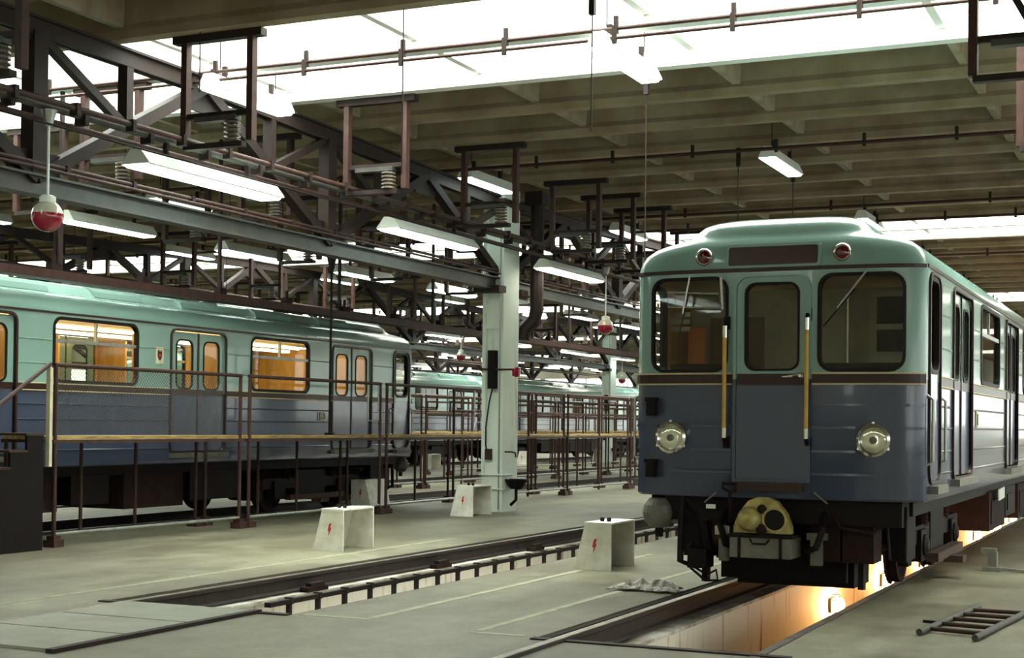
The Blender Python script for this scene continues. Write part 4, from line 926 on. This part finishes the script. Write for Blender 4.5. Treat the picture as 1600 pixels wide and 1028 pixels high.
for i in range(6):
    walkway(-17.1, 28.0 + i * 4.22, ORD[i] + ' walkway platform beyond the track of the left-hand train', both=True)
for i in range(5):
    walkway(-20.9, 41.0 + i * 4.22, ORD[i] + ' walkway platform beside the distant metro cars', both=True)
# stair at the left edge
e = empty('access_stair', (-12.75, 12.1, 0)); tag(e, 'dark steel access stair at the left end of the walkway', 'stair')
n = 7; poly = [(0, 0)]
for i in range(n): poly += [(i * .28, (i + 1) * .2), ((i + 1) * .28, (i + 1) * .2)]
poly += [(n * .28, 0)]
for x in (0, -.95): MB().prism(poly, lambda a, b, x=x: (x - .02, a, b), lambda a, b, x=x: (x + .02, a, b)).build('side_panel', BLACK, e)
for i in range(n): MB().box(-.97, .03, i * .28 - .03, (i + 1) * .28, (i + 1) * .2, (i + 1) * .2 + .03).build('tread', STEELP, e)
MB().tube([(0, -.1, .95), (0, n * .28 + .12, .95 + n * .2 - .06)], .028, 8).build('handrail', STEELP, e)
MB().tube([(-.95, -.1, .95), (-.95, n * .28 + .1, .95 + n * .2)], .028, 8).build('handrail', STEELP, e)
for yy in (.05,): MB().tube([(0, yy, .2), (0, yy, 1.05)], .025, 8).build('post', STEELP, e)
MB().bar((0, n * .28 + .11, 1.02), (0, n * .28 + .11, 2.24), .05, .06).build('cream_post', CREAM, e)

# ------------------------------------------------------------------ white boards with lightning marks
def bolt_box(x, y, label, flip=False, rz=0, wear=BOXW):
    e = empty('warning_trestle', (x, y, 0), rz); tag(e, label, 'warning box', 'white boxes with lightning marks')
    s = -1 if flip else 1
    w, dp, h, tp = .44, .74, .51, .13; th = .02
    pol = [(0, 0), (w, 0), (w, h), (tp, h)]
    for y0 in (0, dp): MB().prism(pol, lambda a, b: (s * a, y0, b), lambda a, b: (s * a, y0 + th, b)).build('end_board', wear, e)
    MB().add([(0, th, 0), (0, dp, 0), (s * tp, dp, h), (s * tp, th, h), (s * .02, th, 0), (s * .02, dp, 0), (s * (tp + .02), dp, h), (s * (tp + .02), th, h)], [(0, 1, 2, 3), (7, 6, 5, 4), (0, 4, 5, 1), (1, 5, 6, 2), (2, 6, 7, 3), (3, 7, 4, 0)]).build('sloping_board', wear, e)
    MB().box(min(s * tp, s * w), max(s * tp, s * w), -.01, dp + th, h, h + th).build('top_board', wear, e)
    z = [(0, .07), (.035, .085), (.012, .02), (.035, .028), (-.012, -.085), (-.002, -.01), (-.022, -.018)]
    bolt = MB().prism(z, lambda a, b: (s * .24 + a, -.001, .27 + b), lambda a, b: (s * .24 + a, -.004, .27 + b)).build('lightning_mark', REDP, e)
    for q in (.25, .33): MB().lathe([(.022, 0), (.028, .03), (.02, .045)], 10, (s * q, dp * .3, h + th)).build('knob', BLACK, e)
bolt_box(-9.93, 15.76, 'white warning box with red lightning mark left of the middle pit')
bolt_box(-6.19, 15.22, 'scuffed white warning box with red lightning mark beside the right-hand train')
bolt_box(-11.64, 22.9, 'white warning box standing at the foot of the near column')
bolt_box(-13.92, 24.12, 'white warning box half hidden under the left-hand train', True)
for i in range(3): bolt_box(-24.6 + .1 * i, 46.0 + 8.0 * i, ['distant white warning box under the far cars, left of the column', 'distant white warning box under the far cars, behind the column', 'distant white warning box under the far cars, right of the column'][i])

# ------------------------------------------------------------------ loose things
e = empty('ladder', (0, 0, .03)); tag(e, 'short metal ladder lying flat on the floor at lower right', 'ladder')
A, B, C_, D_ = Vector((-1.88, 11.72, 0)), Vector((-1.68, 13.7, 0)), Vector((-1.45, 11.6, 0)), Vector((-1.23, 13.7, 0))
MB().tube([A, B], .026, 10).build('side_rail', STEELG, e, smooth=50); MB().tube([C_, D_], .026, 10).build('side_rail', STEELG, e, smooth=50)
for k in range(5):
    t_ = .13 + k * .18; MB().tube([A.lerp(B, t_), C_.lerp(D_, t_)], .018, 8).build('rung', STEELP, e, smooth=50)
bm = bmesh.new(); bmesh.ops.create_grid(bm, x_segments=26, y_segments=14, size=1)
from mathutils import noise as mn
for v in bm.verts:
    rad_ = 1 + .35 * mn.noise(Vector((math.atan2(v.co.y, v.co.x) * 1.5, 3, 1)))
    x_, y_ = v.co.x * .32 * rad_, v.co.y * .15 * rad_
    hgt = max(0, mn.fractal(Vector((x_ * 9, y_ * 9, 2.0)), 1.0, 2.0, 4) * .5 + .45) * .16 * max(0, 1 - (v.co.x * .75) ** 2) * max(.05, 1 - (v.co.y * .9) ** 2)
    v.co = Vector((x_ + .04 * mn.noise(Vector((x_ * 14, y_ * 14, 5))), y_ + .04 * mn.noise(Vector((x_ * 14, y_ * 14, 9))), .006 + hgt))
ex = bmesh.ops.extrude_face_region(bm, geom=bm.faces[:])
for v in [g for g in ex['geom'] if isinstance(g, bmesh.types.BMVert)]: v.co.z += .006
me = bpy.data.meshes.new('rag'); bm.to_mesh(me); bm.free(); me.materials.append(RAGM)
tag(inst('rag', me, None, (-4.78, 13.62, 0), .1), 'crumpled dirty rag lying on the floor beside the pit', 'rag')
e = empty('rail_stop', (-2.0, 17.5, 0)); tag(e, 'grey metal rail stop with a bar on the floor beside the train', 'rail stop')
MB().box(-.10, .10, -.10, .12, 0, .05).box(-.05, .05, -.06, .06, .05, .22).box(-.12, .04, -.05, .05, .2, .26).build('stop_body', GREYBOX, e)
MB().bar((.08, 0, .03), (.48, -.12, .02), .06, .03).build('bar', ALU, e)
o = MB().bar((0, 0, .012), (.17, -.02, .012), .025, .02).build('metal_strip', GRIME, None, (-1.98, 12.55, 0)); tag(o, 'small dark metal strip lying on the floor near the ladder', 'strip')
# small floor pedestals beside the far rails are part of the walkways above

# pit lamps
for i in range(7):
    y = 18.6 + i * 3.4
    e = empty('pit_lamp', (TR1 - INNER + .02, y, -.62)); tag(e, ORD[i] + ' warm lamp on the wall of the pit under the right-hand train', 'lamp')
    MB().box(-.015, .02, -.14, .14, -.09, .09).build('back_plate', GREYBOX, e)
    MB().lathe([(.02, -.11), (.055, -.07), (.065, 0), (.055, .06), (.02, .09)], 12, (.09, 0, 0)).build('bulb', PITL, e, smooth=50)
    MB().tube([(.0, 0, .13), (.09, 0, .13), (.09, 0, .08)], .012, 6).build('lamp_arm', STEEL, e)
